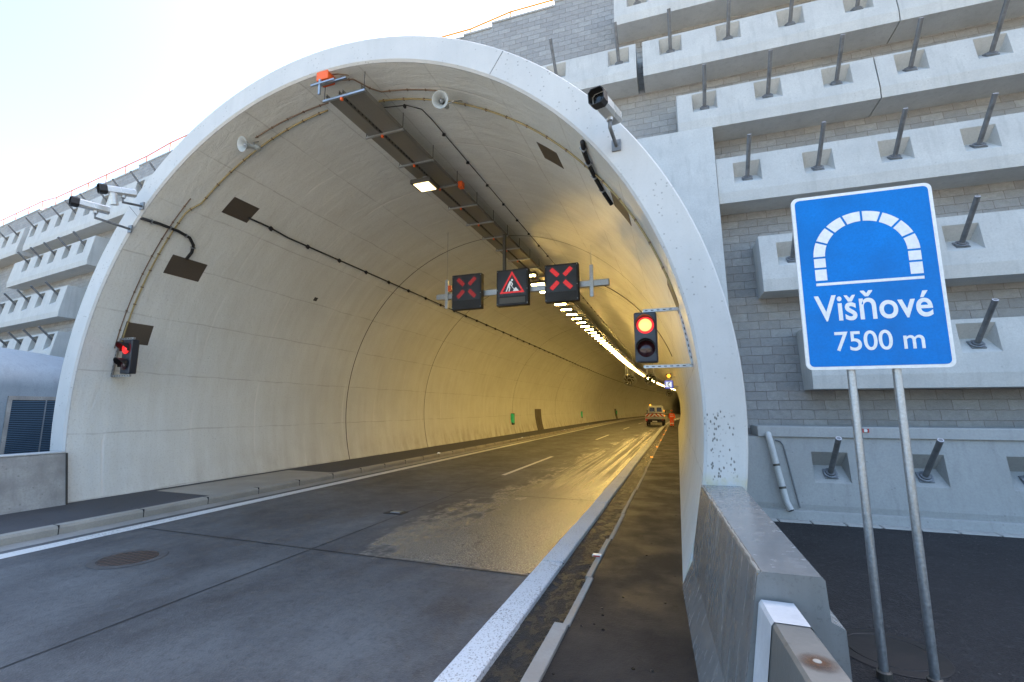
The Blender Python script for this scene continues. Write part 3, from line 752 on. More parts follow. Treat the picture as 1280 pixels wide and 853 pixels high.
# ------------------------------------------------------------------ cameras on the collar
def cctv(loc, aim, foot, label, pod=False, sc_=1.0):
    t = thing('security_camera', label, 'camera', loc)
    f = Vector(aim).normalized(); q = f.to_track_quat('Y', 'Z').to_matrix().to_4x4()
    q = q @ Matrix.Scale(sc_, 4)
    oct_ = lambda w, h, c: [(-w, -h + c), (-w + c, -h), (w - c, -h), (w, -h + c), (w, h - c), (w - c, h), (-w + c, h), (-w, h - c)]
    MB().prism(oct_(.075, .075, .03), -.26, .20, q).build('casing', 'cctv', t)
    MB().prism(oct_(.085, .084, .034), .20, .215, q).build('front_rim', 'cctv', t)
    hood = ring_poly(oct_(.088, .088, .035), oct_(.080, .080, .032), .20, .32)
    hood.v = [tuple(q @ Vector(p)) for p in hood.v]; hood.build('hood', 'black', t)
    MB().prism(oct_(.068, .068, .028), .216, .221, q).build('window', 'glass', t)
    MB().lathe([(0, .0), (.028, .0), (.030, -.03)], q @ Matrix.Translation((0, .235, 0)) @ Matrix.Rotation(-PI/2, 4, 'X'), 16).build('lens_ring', 'glass', t)
    b = Vector(foot) - Vector(loc)
    s0 = q @ Vector((0, -.06, -.075))
    MB().tube([s0, s0 + Vector((0, 0, -.05))], .04, 12).build('pan_head', 'cctv', t)
    knee = s0 + Vector((0, 0, -.14))
    MB().tube([s0 + Vector((0, 0, -.04)), knee, b * .92 + knee * .08, b], .024, 10).build('arm', 'rod', t, smooth=True)
    MB().box(b.x - .06, b.x + .06, b.y - .012, b.y + .012, b.z - .08, b.z + .08).build('wall_plate', 'steel_dull', t, bevel=.004)
    if pod: MB().tube([q @ Vector((-.05, .12, -.08)), q @ Vector((-.05, .12, -.30))], .065, 16).build('illuminator', 'cctv', t, smooth='auto')
    return t
cctv((-.64, 5.28, 5.70), (-.25, -1, -.12), (-.60, YP - .012, 5.50), 'grey camera with black hood on a bracket on the right of the arch', sc_=1.12)
cctv((-10.62, 5.16, 5.93), (-.25, -1, -.02), (-10.55, YP - .012, 5.70), 'lower of the two silver cameras on the left of the arch')
cctv((-10.22, 5.36, 6.27), (-.25, -1, -.22), (-10.26, YP - .012, 6.16), 'upper of the two silver cameras on the left, with a pod below', True)

# ------------------------------------------------------------------ retaining wall
KX = -11.33
def base_y(x): return 9.9 + .03*x if x > KX else 8.2 - .12*x
BT = .16
def front(x, z): return base_y(x) + BT*z
SET = .78
wall = thing('retaining_wall', 'battered grey split-face block retaining wall behind the tunnel arch', 'wall', (0, base_y(0) + SET, 0))
WO = Vector((0, base_y(0) + SET, 0))
def wall_top(x):
    tops = [(-200, 14.75), (-38.2, 14.5), (-26.2, 14.7), (-11., 14.9), (-6.45, 15.0), (-5.4, 15.2), (-3.2, 15.4), (-.5, 15.6), (2.5, 15.8), (6, 16.)]
    z = tops[0][1]
    for a, b in tops:
        if x >= a: z = b
    return z
xs = [-70 + i for i in range(56)] + [-14 + .25*i for i in range(70)] + [3.5 + .5*i for i in range(64)]
xs += [-38.2, -38.19, -26.2, -26.19, -6.45, -6.44, -5.4, -5.39, -3.2, -3.19, -.5, -.49, KX, CX - RO + .01, CX + RO - .01]
xs = sorted(set(round(x, 3) for x in xs))
m = MB(); m.uv = []; cop = MB()
cum = 0.
def zlow(x):
    d = RO - .02
    return CZ + math.sqrt(d*d - (x-CX)**2) if abs(x - CX) < d else -.3
for a, b in zip(xs, xs[1:]):
    ztop = wall_top((a + b)/2)
    L = math.hypot(b - a, base_y(b) - base_y(a))
    za, zb = zlow(a), zlow(b)
    if (abs(a - CX) < RO - .02) != (abs(b - CX) < RO - .02): za = zb = max(za, zb) if max(za, zb) < 0 else -.3
    i0 = len(m.v)
    for x, z, c in ((a, za, cum), (b, zb, cum + L), (b, ztop, cum + L), (a, ztop, cum)):
        m.v.append(tuple(Vector((x, front(x, z) + SET, z)) - WO)); m.uv.append((c, z * 1.0127))
    m.f.append((i0, i0+1, i0+2, i0+3)); cum += L
    ya, yb = front(a, ztop) + SET, front(b, ztop) + SET
    cop.add([Vector(p) - WO for p in ((a, ya - .03, ztop), (b, yb - .03, ztop), (b, yb + .45, ztop), (a, ya + .45, ztop), (a, ya - .03, ztop + .07), (b, yb - .03, ztop + .07), (b, yb + .45, ztop + .07), (a, ya + .45, ztop + .07))],
            [(0,1,5,4), (4,5,6,7), (0,4,7,3), (1,2,6,5), (0,3,2,1)])
m.build('block_facing', 'blocks', wall)
cop.build('coping', 'concrete_raw', wall)
# backfill terrain behind the wall top
m = MB()
nx = 30
for i in range(nx + 1):
    x = -75 + 112 * i / nx
    y0 = front(x, 14.5) + SET + .2
    for dy, dz in ((0, 0), (4, .0), (30, 3), (90, 14), (240, 45)):
        m.v.append((x, y0 + dy, 14.42 + dz + (0 if dy < 5 else 1.2*math.sin(x*.2 + dy))))
for i in range(nx):
    for j in range(4): a = i*5 + j; m.f.append((a, a+5, a+6, a+1))
struct(m.build('hill', 'earth', smooth=True))

# pale slab beside the arch, plinth with its ledge
slab = thing('wall_slab', 'plain pale concrete slab between the arch and the stepped beam ends', 'wall slab', (1.14, base_y(1.14), 0))
m = MB(); o = Vector(slab.location)
def wp(x, z, d): return Vector((x, front(x, z) + d, z))
def wbox(m, x0, x1, z0, z1, d0, d1, o):
    vs = [wp(x, z, d) - o for z in (z0, z1) for (x, d) in ((x0, d0), (x1, d0), (x1, d1), (x0, d1))]
    return m.add(vs, [(0,3,2,1),(4,5,6,7),(0,1,5,4),(1,2,6,5),(2,3,7,6),(3,0,4,7)])
xs_p = [-4.6 + (5.74)*i/46 for i in range(47)]
def plow(x):
    d = RO - .03
    return CZ + math.sqrt(max(0, d*d - (x - CX)**2)) if x < CX + d else -.1
for a, b in zip(xs_p, xs_p[1:]):
    if a < CX + RO - .03 <= b: za, zb = plow(a), CZ
    else: za, zb = plow(a), plow(b)
    if min(za, zb) > 8.8: continue
    i0 = len(m.v)
    m.v += [tuple(wp(x, z, d) - o) for d in (-.05, SET + .1) for x, z in ((a, za), (b, zb), (b, 8.84), (a, 8.84))]
    m.f += [tuple(i0 + q for q in f) for f in ((0,1,2,3), (7,6,5,4), (0,4,5,1), (3,2,6,7))]
    if b == xs_p[-1]: m.f.append(tuple(i0 + q for q in (1,5,6,2)))
m.build('panel', 'concrete_pale', slab)

def beam(name, label, cat, x0, x1, z0, z1, anchors, base_dz, lip=.26, group=None, below=.17, ww=.29, tall=.38):
    """Concrete beam following the battered wall, with a notch round every anchor; parts: body, anchor rods (> bearing plate)."""
    o = Vector((x0, base_y(x0), z0))
    t = thing(name, label, cat, o, group=group)
    m = MB()
    za, zb = z0 + base_dz - below, z0 + base_dz + tall
    zl = z0 + lip
    def P(x, z, d=0.): return wp(x, z, d) - o
    ylip = 0.
    cuts = [x0]
    ok = [a for a in sorted(anchors) if x0 + .35 < a < x1 - .35]
    for a in ok: cuts += [a - ww, a + ww]
    cuts.append(x1)
    nx_split = []
    for i, (a, b) in enumerate(zip(cuts, cuts[1:])):
        hole = i % 2 == 1
        rows = [(zl, za), (zb, z1)] if hole else [(zl, za), (za, zb), (zb, z1)]
        for r0, r1 in rows: m.add([P(a, r0), P(b, r0), P(b, r1), P(a, r1)], [(0,1,2,3)])
        # lower strip, near vertical
        q0 = lambda x: P(x, zl); 
        def low(x):
            p = P(x, zl); return Vector((p.x, p.y + .01, z0 - o.z))
        m.add([low(a), low(b), q0(b), q0(a)], [(0,1,2,3)])
        def back(x, z): return wp(x, z, SET + .05) - o
        m.add([low(a), low(b), back(b, z0), back(a, z0)], [(0,1,2,3)])
        m.add([P(a, z1), P(b, z1), back(b, z1), back(a, z1)], [(0,1,2,3)])
        if hole:
            c = (a + b)/2; ti = .055
            A, B, C, D = P(a, za), P(b, za), P(b, zb), P(a, zb)
            # bearing face leans in and up, ceiling face comes back down-out
            ia = Vector((P(a + ti, za).x, A.y + below*1.80, A.z + below*1.68)); ib = Vector((P(b - ti, za).x, B.y + below*1.80, B.z + below*1.68))
            m.add([A, B, ib, ia], [(0,1,2,3)]); m.add([ia, ib, C, D], [(0,1,2,3)])
            m.add([A, ia, D], [(0,1,2)]); m.add([B, C, ib], [(0,1,2)])
    for x in (x0, x1):
        p = P(x, zl)
        m.add([Vector((p.x, p.y + .01, z0 - o.z)), P(x, zl), P(x, z1), wp(x, z1, SET + .05) - o, wp(x, z0, SET + .05) - o], [(0,1,2,3,4)])
    m.build('body', 'concrete_base' if name == 'base_beam' else 'concrete_pale', t)
    k = Vector((0, -.71, .70)); e = Vector((0, .70, .71))
    for a in ok:
        A = P(a, za); c = Vector((A.x, A.y + below*.88, A.z + below*.82))
        rod = MB().tube([c, c + k*.07, c + k*.075, c + k*1.0], .05, 12, radii=[.08, .075, .045, .045]).build('anchor_rod', 'rod', t, smooth='auto')
        q = Matrix((Vector((1,0,0)), e, k)).transposed().to_4x4()
        MB().box(-.105, .105, -.105, .105, .0, .025, Matrix.Translation(c) @ q).lathe([(.11, .03), (.11, .05), (.085, .055)], Matrix.Translation(c) @ q, 16).build('bearing_plate', 'steel_dull', rod)
        MB().lathe([(.045, 1.0), (.03, 1.001), (.03, .97), (0, .97)], Matrix.Translation(c) @ q, 12).build('tube_end', 'steel', rod)
    return t
def every(a, n, st=1.425): return [a + st*i for i in range(n)]
GB = 'anchored concrete beams on the retaining wall'
XR = 12.5
beam('anchor_beam', 'lowest anchored concrete beam on the right, behind the bottom edge of the blue sign', 'anchor beam', 2.52, XR, 2.38, 3.64, every(3.80, 6), .80, group=GB)
beam('anchor_beam', 'anchored beam whose left end shows just left of the white tunnel symbol on the blue sign', 'anchor beam', 1.86, XR, 4.47, 5.76, every(2.48, 7, 1.45), .72, group=GB)
beam('anchor_beam', 'long anchored beam just above the top edge of the blue sign', 'anchor beam', 1.155, XR, 6.71, 7.90, every(1.80, 8), .64, group=GB)
beam('anchor_beam', 'anchored beam starting above the corner of the plain pale slab, with two rods, up to its joint', 'anchor beam', .37, 4.62, 8.87, 9.98, every(1.02, 3), .68, group=GB)
beam('anchor_beam', 'anchored beam right of a joint, second row above the blue sign, running out of the frame', 'anchor beam', 4.645, XR, 8.87, 9.98, every(5.29, 6), .68, group=GB)
beam('anchor_beam', 'anchored beam at the gap behind the right arch camera, with only two rods showing', 'anchor beam', -5.4, -.60, 10.91, 12.05, [-1.07, -2.85], .70, group=GB)
beam('anchor_beam', 'long anchored beam right of the narrow gap, near the top right of the photo', 'anchor beam', -.42, 5.30, 10.91, 12.05, every(.30, 4), .70, group=GB)
beam('anchor_beam', 'anchored beam cut by the top edge of the photo above the far right rods', 'anchor beam', 5.325, XR, 10.91, 12.05, every(5.98, 5), .70, group=GB)
beam('anchor_beam', 'topmost anchored beam, its left end cut by the top edge of the photo', 'anchor beam', -1.17, XR, 12.95, 14.1, every(-.52, 9), .70, group=GB)
beam('base_beam', 'lowest pale concrete plinth beam with rods at ground level behind the sign posts', 'plinth', 1.16, XR, .12, 1.46, every(2.61, 7, 1.43), .70, lip=.14, group=GB)
# left of the arch
beam('anchor_beam', 'highest anchored beam on the left, running up behind the two cameras', 'anchor beam', -35.4, -13.2, 11.05, 12.75, [-34.75 + 1.64*i for i in range(13)], 1.20, group=GB, ww=.34, tall=.36, below=.40)
beam('anchor_beam', 'short end of the highest left beam beyond its dark gap', 'anchor beam', -48.5, -36.3, 11.05, 12.75, [-37.2 - 1.64*i for i in range(7)], 1.20, group=GB, ww=.34, tall=.36, below=.40)
beam('anchor_beam', 'second anchored beam from the top on the left, ending before the arch', 'anchor beam', -35.6, -26.1, 8.80, 10.3, [-35.34 + .42 + 0*i for i in range(0)] + [-27.23 - 1.62*i for i in range(6)], 1.10, group=GB, ww=.34, tall=.33, below=.40)
beam('anchor_beam', 'third anchored beam from the top on the left, just above the low curved building', 'anchor beam', -48.5, -27.2, 6.30, 7.85, [-28.24 - 1.65*i for i in range(11)], 1.10, group=GB, ww=.34, tall=.36, below=.40)
beam('anchor_beam', 'lowest left anchored beam peeping over the curved roof of the louvred building', 'anchor beam', -48.5, -26.4, 4.0, 5.5, [-27.03 - 1.7*i for i in range(11)], 1.05, group=GB, ww=.34, tall=.36, below=.40)

# ledge above the plinth beam
led_ = thing('wall_ledge', 'pale concrete ledge on top of the plinth beam at the foot of the block wall', 'ledge', (1.45, base_y(1.45), 1.5))
m = MB(); o = Vector(led_.location); wbox(m, 1.45, XR, 1.462, 1.66, -.045, SET + .1, o); m.build('ledge', 'concrete_base', led_, bevel=.012)
# foot kerb and gutter stones
fk = thing('foot_kerb', 'low stained concrete kerb along the base of the plinth beam', 'kerb', (1.16, base_y(1.16), 0))
m = MB(); o = Vector(fk.location); wbox(m, 1.16, XR, -.02, .16, -.07, .3, o); m.build('kerb_step', 'concrete_base', fk, bevel=.01)
gs = None
for i in range(22):
    x = 1.10 + i*.52
    m = MB(); m.box(0, .50, -.23, 0, -.03, .012 + .004*(i % 3 == 1))
    if i == 0:
        gs = m.build('gutter_stone', 'concrete_raw', bevel=.012); o = gs
    else: o = gs.copy(); COL.objects.link(o)
    o.location = (x, base_y(x) - .068, .0); o.rotation_euler = (0, 0, .03)
    tag(o, 'small flat gutter stone in the row between the plinth beam and the dark yard', 'paving stone', 'row of gutter stones at the wall foot')

# rainwater pipe
dp = thing('drain_pipe', 'pale grey plastic drain pipe bent down the plinth beam right of the arch', 'drain pipe', (1.72, 9.75, .2))
D = Vector(dp.location)
pp = [wp(1.64, 1.52, .02), wp(1.62, 1.50, -.09), wp(1.64, 1.38, -.11), wp(1.70, .95, -.11), wp(1.76, .55, -.11), wp(1.80, .30, -.11), wp(1.85, .17, -.16)]
off(MB().tube(pp, .055, 14, caps=False), D).build('pipe', 'pvc', dp, smooth=True)
for a in (3, 4):
    p = Vector(pp[a]); d = (Vector(pp[a+1]) - p).normalized()
    off(MB().tube([p - d*.02, p + d*.02], .060, 14), D).build('collar', 'darksteel', dp)
p = Vector(pp[-1]); d = (p - Vector(pp[-2])).normalized()
off(MB().tube([p - d*.03, p + d*.002], .050, 14), D).build('mouth', 'black', dp)
tp = tag(MB().tube([wp(1.74, 1.40, -.03), wp(1.82, 1.38, -.03), wp(1.87, 1.30, -.03), wp(2.02, .20, -.03)], .014, 8).build('cable', 'rod'), 'thin grey cable beside the drain pipe on the plinth beam', 'cable')

def target(p, label):
    t = thing('survey_target', label, 'survey target', p)
    MB().lathe([(0, .02), (.028, .02), (.028, 0)], Matrix.Rotation(PI/2, 4, 'X'), 16).build('prism_glass', 'white', t)
    MB().box(-.052, -.030, -.02, 0, -.035, .035).box(.030, .052, -.02, 0, -.035, .035).build('holder', 'red', t)
target(wp(3.86, 8.25, SET - .03), 'red and white survey target on the blocks above the blue sign')
target(wp(3.22, 1.60, -.06), 'red and white survey target on the ledge beside the left sign post')

# railings on the wall crest
def railing(name, label, mat, x0, x1, zoff, step, h=1.05, setb=.75):
    t = thing('guard_railing', label, 'railing', (x0, front(x0, wall_top(x0)) + SET + setb, wall_top(x0))); o = Vector(t.location)
    x = x0; pts = []
    while x <= x1 + .01:
        z = wall_top(x); pts.append(Vector((x, front(x, z) + SET + setb, z))); x += step
    for p in pts: off(MB().tube([p, p + Vector((0, 0, h))], .028, 8), o).build('post', mat, t)
    top = [p + Vector((0, 0, h)) for p in pts]; mid = [p + Vector((0, 0, h*.52)) for p in pts]
    off(MB().tube(top, .03, 8), o).build('top_rail', mat, t); off(MB().tube(mid, .024, 8), o).build('mid_rail', mat, t)
railing('r', 'yellow pipe railing on the stepped wall top above the arch', 'yellow', -11.2, 12, 0, 1.55)
railing('l', 'orange pipe railing on the wall top far left', 'orange', -62., -12.6, 0, 2.2, 1.25, .6)

# ------------------------------------------------------------------ left: louvred building and low wall
lb = thing('louvred_building', 'low blue-grey concrete building with rounded roof beside the arch on the left', 'building', (-16, 3, 0))
m = MB(); n = 14; ys = [-9 + i for i in range(0, 19)]
for y in ys:
    yy = y + 3
    top = 3.95 - .008*(max(0, yy - 3.5))**2.2
    prof = [(0, -.2), (0, 2.55)] + [(-3.2*(1 - math.cos(a)), 2.55 + (top - 2.55)*math.sin(a)) for a in [PI/2*(i+1)/n for i in range(n)]] + [(-9, top)]
    m.v += [(x, y, z) for x, z in prof]
k = len(prof)
for i in range(len(ys) - 1):
    for j in range(k - 1): a = i*k + j; m.f.append((a, a+1, a+k+1, a+k))
m.build('wall', 'concrete_blue', lb, smooth='auto')
w = MB().box(.0, .04, 3.62, 6.3, .70, .80).box(.0, .04, 3.62, 6.3, 2.22, 2.32).box(.0, .04, 3.62, 3.70, .80, 2.22).box(.0, .04, 6.2, 6.3, .80, 2.22).build('window_frame', 'concrete_low', lb)
lv = MB()
for i in range(30): lv.box(.004, .05, 3.70, 6.2, .81 + i*.047, .835 + i*.047, Matrix.Rotation(0, 4, 'X'))
lv.build('louvre', plain('blue_grey_louvre', (.10, .17, .25), .4, .3), lb)
MB().box(.002, .006, 3.70, 6.2, .80, 2.22).build('dark_backing', 'black', lb)  # flat black sheet stands for the darkness behind the slats
MB().box(.05, .06, 4.35, 4.38, .8, 2.22).box(.05, .06, 5.0, 5.03, .8, 2.22).build('mullion', 'steel', lb)

lw = thing('low_wall', 'rough grey low concrete wall beside the left walkway, before the arch', 'low wall', (-11.35, 0, 0))
m = MB().prism([(-.62, -.2), (.0, -.2), (-.005, .0), (-.262, 1.118), (-.62, 1.118)], -14, YP - .03); m.build('wall', 'concrete_low', lw, bevel=.012)
MB().box(-.63, -.250, -14, YP - .03, 1.120, 1.146).build('coping', 'concrete_pale', lw, bevel=.006)
MB().prism([(-.05, -.1), (.008, -.1), (.004, .0), (-.250, 1.118), (-.30, 1.118)], YP - .029, YP - .004).build('joint', 'jointseal', lw)

# ------------------------------------------------------------------ right: parapet and barrier
pw = thing('parapet_wall', 'thick damp concrete parapet flaring out from the right foot of the arch', 'parapet', (.3, 2.9, 0))
m = MB(); P0 = Vector((.3, 2.9, 0)); n = 12
def X0(y): return .22 + .15*(5.80 - y)/2.9
for i in range(n + 1):
    y = 2.89 + (5.815 - 2.89) * i / n; x = X0(y)
    xr = .67 - .02*(y - 2.9)/2.9
    for px, pz in ((x - .27, -.1), (x - .27, .02), (x - .15, .30), (x - .012, 1.115), (x + .012, 1.138), (xr - .015, 1.14), (xr, 1.125), (xr + .01, .93), (xr + .07, .90), (xr + .09, -.1)):
        m.v.append(tuple(Vector((px, y, pz)) - P0))
k = 10
for i in range(n):
    for j in range(k - 1): a = i*k + j; m.f.append((a, a+1, a+k+1, a+k))
m.f.append(tuple(range(k))); m.f.append(tuple(n*k + j for j in range(k)))
m.build('body', 'parapet', pw)
# rough sandy arris
m = MB(); random.seed(3)
pts = [Vector((X0(2.9 + 2.9*i/60) - .002 + random.uniform(-.004, .004), 2.9 + 2.9*i/60, 1.132 + random.uniform(-.003, .003))) - P0 for i in range(61)]
m.tube(pts, .008, 6, radii=[random.uniform(.004, .012) for _ in pts]); m.build('chipped_edge', 'kerbstone', pw)
jb = thing('jersey_barrier', 'narrow concrete barrier with a white painted end, nearest on the right', 'barrier', (.44, 2.87, 0))
J = Vector((.44, 2.87, 0)); m = MB(); yy = [2.86, 2.5, 2.1, 1.6, 1.0, .3, -.6, -2.]
def jx(y): return .36 + .05*(2.87 - y) + .02*max(0, 2.87 - y)**2
def jprof(y):
    x = jx(y); return [(x - .26, -.1), (x - .24, .10), (x - .10, .30), (x - .005, .985), (x + .008, 1.0), (x + .15, 1.0), (x + .163, .985), (x + .26, .30), (x + .40, .10), (x + .42, -.1)]
for y in yy: m.v += [tuple(Vector((a, y, b)) - J) for a, b in jprof(y)]
for i in range(len(yy) - 1):
    for j in range(9): a = i*10 + j; m.f.append((a, a+1, a+11, a+10))
m.f.append(tuple(range(10)))
m.build('body', 'concrete_barrier', jb)
m = MB()
for y in (2.868, 2.60):
    pr = jprof(y); m.v += [tuple(Vector((a + (-.004 if j < 5 else .004), y, b + (.004 if 3 < j < 6 else 0))) - J) for j, (a, b) in enumerate(pr) if 2 <= j <= 7]
for j in range(5): m.f.append((j, j+1, j+7, j+6))
m.f.append(tuple(range(6)))
m.build('painted_end', 'whitepaint_rough', jb)
bx = jx(2.28) + .078
b = MB().lathe([(0, .006), (.014, .005), (.018, 0)], None, 14).build('bolt', 'kerbstone', jb); b.location = Vector((bx, 2.28, 1.0)) - J
b = MB().add([(-.07, -.09, .0025), (.07, -.09, .0025), (.07, .09, .0025), (-.07, .09, .0025)], [(0,1,2,3)]).build('rust_stain', 'rust', jb); b.location = Vector((bx, 2.27, 1.0)) - J

# ------------------------------------------------------------------ blue sign
sg = thing('tunnel_sign', 'blue tunnel information sign on two galvanised posts, right foreground', 'road sign', (1.53, 4.42, 0), (0, 0, R_(1.5)))
W, H, ZB = 1.0, 1.51, 2.315
def rrect(w, h, r, n=6):
    out = []
    for cx_, cz_, a0 in ((w/2 - r, h/2 - r, 0), (-w/2 + r, h/2 - r, 90), (-w/2 + r, -h/2 + r, 180), (w/2 - r, -h/2 + r, 270)):
        out += [(cx_ + r*math.cos(R_(a0 + 90*i/n)), cz_ + r*math.sin(R_(a0 + 90*i/n))) for i in range(n + 1)]
    return out
T = Matrix.Translation((0.0, 0, ZB + H/2))
MB().prism(rrect(W, H, .05), -.010, .012, T).build('border', 'white', sg)
MB().prism(rrect(W - .052, H - .052, .036), -.0125, -.010, T).build('sign_face', 'blue', sg)
# tunnel symbol: voussoirs around a horseshoe
sym = MB(); n = 10; zc = .20
def horseshoe(u, r, leg):      # u in 0..1 along arc with straight legs
    L = leg*2 + PI*r; d = u*L
    if d < leg: return (-r, -leg + d)
    if d > L - leg: return (r, -(d - (L - leg)))
    a = PI - (d - leg)/r; return (r*math.cos(a), r*math.sin(a))
ro, ri_, leg = .372, .288, .20
tot = 12; lo = .0
import itertools
cuts = [('L', i) for i in range(2)] + [('A', i) for i in range(8)] + [('R', i) for i in range(2)]
gp = .017
for kind, i in cuts:
    if kind == 'A':
        a0, a1 = PI - PI*i/8, PI - PI*(i+1)/8; e = gp/ro; pl = []
        for q in range(5): a = a0 - e/2 + (a1 - a0 + e)*q/4; pl.append((ro*math.cos(a), ro*math.sin(a)))
        e = gp/ri_
        for q in range(5): a = a1 + e/2 + (a0 - a1 - e)*q/4; pl.append((ri_*math.cos(a), ri_*math.sin(a)))
    else:
        sx = -1 if kind == 'L' else 1
        z0 = -leg + .105*i + (.0 if i == 0 else gp/2); z1 = -leg + .105*(i+1) - gp/2
        if i == 1: z1 = -gp/2
        pl = [(sx*ro, z0), (sx*ri_, z0), (sx*ri_, z1), (sx*ro, z1)]
    sym.prism([(x, z + ZB + H/2 + zc) for x, z in pl], -.0145, -.0124)
sym.prism([(x, z + ZB + H/2 + zc) for x, z in ((-.372, -.245), (.372, -.245), (.372, -.222), (-.372, -.222))], -.0145, -.0124)
sym.build('tunnel_symbol', 'white', sg)
def text(body, size, x, z, width, parent, name, mat, y, bold=.0, hscale=None):
    cu = bpy.data.curves.new(name, 'FONT'); cu.body = body; cu.size = size; cu.align_x = 'CENTER'; cu.offset = bold; cu.extrude = .0008
    tmp = bpy.data.objects.new('tmp_text', cu); COL.objects.link(tmp)
    dg = bpy.context.evaluated_depsgraph_get(); me = bpy.data.meshes.new_from_object(tmp.evaluated_get(dg))
    bpy.data.objects.remove(tmp); bpy.data.curves.remove(cu)
    xs_ = [v.co.x for v in me.vertices]; w0 = max(xs_) - min(xs_); mid = (max(xs_) + min(xs_))/2
    for v in me.vertices:
        a, b, c = v.co; v.co = ((a - mid)*width/w0, -c, b)
    me.materials.clear(); me.materials.append(M[mat]); me.name = name
    o = bpy.data.objects.new(name, me); COL.objects.link(o); o.parent = parent; o.location = (x, y, z); return o
text('Višňové', .305, .0, ZB + .41, .80, sg, 'place_name', 'white', -.0135, .0045)
text('7500 m', .225, .02, ZB + .155, .60, sg, 'length_text', 'white', -.0135, .002)
for x in (-.17, .14):
    MB().tube([(x, .05, -.1), (x, .05, ZB + H - .08)], .03, 16).build('post', 'steel', sg, smooth='auto')
    MB().lathe([(.05, 0), (.05, .05), (.034, .06)], Matrix.Translation((x, .05, 0)), 16).build('post_shoe', 'darksteel', sg)
    MB().lathe([(.031, ZB + H - .08), (.02, ZB + H - .06), (0, ZB + H - .055)], Matrix.Translation((x, .05, 0)), 16).build('post_cap', 'steel', sg)
for z in (ZB + .12, ZB + H - .2):
    MB().box(-.42, .42, .013, .022, z, z + .04).build('back_rail', 'steel', sg)

# small reflector on the strip kerb
t = thing('kerb_reflector', 'small white reflector lying on the strip kerb of the wet walkway', 'reflector', (-1.12, 6.5, .03))
MB().box(-.06, .06, -.04, .04, 0, .03).build('body', 'white', t, bevel=.012)
MB().box(-.045, .045, -.043, -.0405, .006, .022).build('reflector', 'red', t)

# ------------------------------------------------------------------ inside the tunnel
for i, s in enumerate([20.0, 25.3, 30.8, 37.5, 44.5]):
    t = thing('marker_light', 'amber marker light at the right edge of the carriageway', 'marker light', path(s, -1.1, .02), group='amber marker lights along the right walkway')
    MB().box(-.07, .07, -.06, .06, 0, .035).build('casing', 'darksteel', t, bevel=.01)
    MB().box(-.055, .055, -.065, -.058, .006, .032).build('amber_lens', 'amber', t)
for i, s in enumerate([17.4, 28.4, 40.2, 51.6, 64.4, 78, 92]):
    t = thing('kerb_stud', 'small white kerb stud along the left walkway', 'kerb stud', path(s, -9.52, .145), group='white studs on the left kerb')
    MB().box(-.05, .05, -.05, .05, 0, .03).build('casing', 'white', t, bevel=.008)
    MB().box(-.04, .04, -.055, -.049, .008, .026).build('stud_lens', 'studwhite', t)
for s, lb_ in ((32.8, 'nearest green-lit emergency sign on the left tunnel wall'), (59., 'second green-lit emergency sign on the left tunnel wall'), (87.7, 'farthest green-lit emergency sign on the left tunnel wall')):
    p = cyl(187., s, RI); t = thing('emergency_sign', lb_, 'sign', p)
    MB().box(.0, .12, -.25, .25, -.42, .42).build('case', 'black', t, bevel=.01)
    MB().box(.121, .126, -.2, .2, -.30, .36).build('front_panel', 'green_on', t)
    MB().box(.0, .14, -.262, -.252, -.25, .40).build('side_panel', 'green_on', t)
def fan(s, x, z, label, r=.62):
    t = thing('jet_fan', label, 'jet fan', path(s, x, z), (0, 0, heading(s)))
    rm = Matrix.Rotation(-PI/2, 4, 'X')
    MB().lathe([(r*.93, 0), (r, .03), (r, 3.2), (r*.93, 3.23), (r*.9, 3.0), (r*.9, .1), (r*.93, 0)], rm, 28).build('casing', 'steel', t, smooth='auto')
    MB().lathe([(0, .25), (r*.22, .32), (r*.28, .5), (r*.28, 1.2)], rm, 16).build('hub', 'darksteel', t, smooth=True)
    for k in range(8):
        MB().box(r*.24, r*.9, .45, .47, -.07, .07, Matrix.Rotation(2*PI*k/8, 4, 'Y') @ Matrix.Rotation(.6, 4, 'X')).build('blade', 'darksteel', t)
    up = CZ + math.sqrt(RI**2 - (x - CX)**2) - z
    for y in (.6, 2.6): MB().tube([(-.35, y, r*.8), (-.35, y, up - .05)], .03, 6).tube([(.35, y, r*.8), (.35, y, up - .12)], .03, 6).build('hanger', 'steel', t)
fan(52, -4.94, 5.17, 'left one of the two jet fans under the tunnel crown')
fan(52, -2.70, 5.20, 'right one of the two jet fans under the tunnel crown')
fan(105, -3.6, 5.25, 'distant jet fan deep in the tunnel')
ss_ = thing('phone_sign', 'lit blue emergency phone sign with an amber lamp on the right tunnel wall', 'sign', (-.44, 30., 3.23))
MB().box(-.25, .25, -.05, .08, 0, .5).build('case', 'sos_blue', ss_, bevel=.02)
MB().box(-.17, .17, -.056, -.051, .08, .42).build('face', 'sos_white', ss_)
h = MB()
for q in range(7):
    a0 = R_(115 + 130*q/7); a1 = R_(115 + 130*(q+1)/7)
    h.prism([(.06 + .13*math.cos(a), .25 + .13*math.sin(a)) for a in (a0, a1)] + [(.06 + .085*math.cos(a), .25 + .085*math.sin(a)) for a in (a1, a0)], -.060, -.057)
h.box(-.02, .07, -.060, -.057, .33, .39).box(-.02, .07, -.060, -.057, .11, .17)
h.build('handset_symbol', 'black', ss_)
MB().lathe([(0, .07), (.08, .05), (.11, 0)], Matrix.Translation((.02, -.05, .78)) @ Matrix.Rotation(PI/2, 4, 'X'), 18).build('amber_lamp', 'amber', ss_, smooth=True)
MB().box(-.14, .18, -.05, .05, .64, .92).build('lamp_housing', 'black', ss_)
MB().box(.25, .72, .0, .04, .1, .14).box(.25, .68, .0, .04, .7, .74).box(.10, .14, -.0, .04, .5, .64).build('bracket', 'steel', ss_)

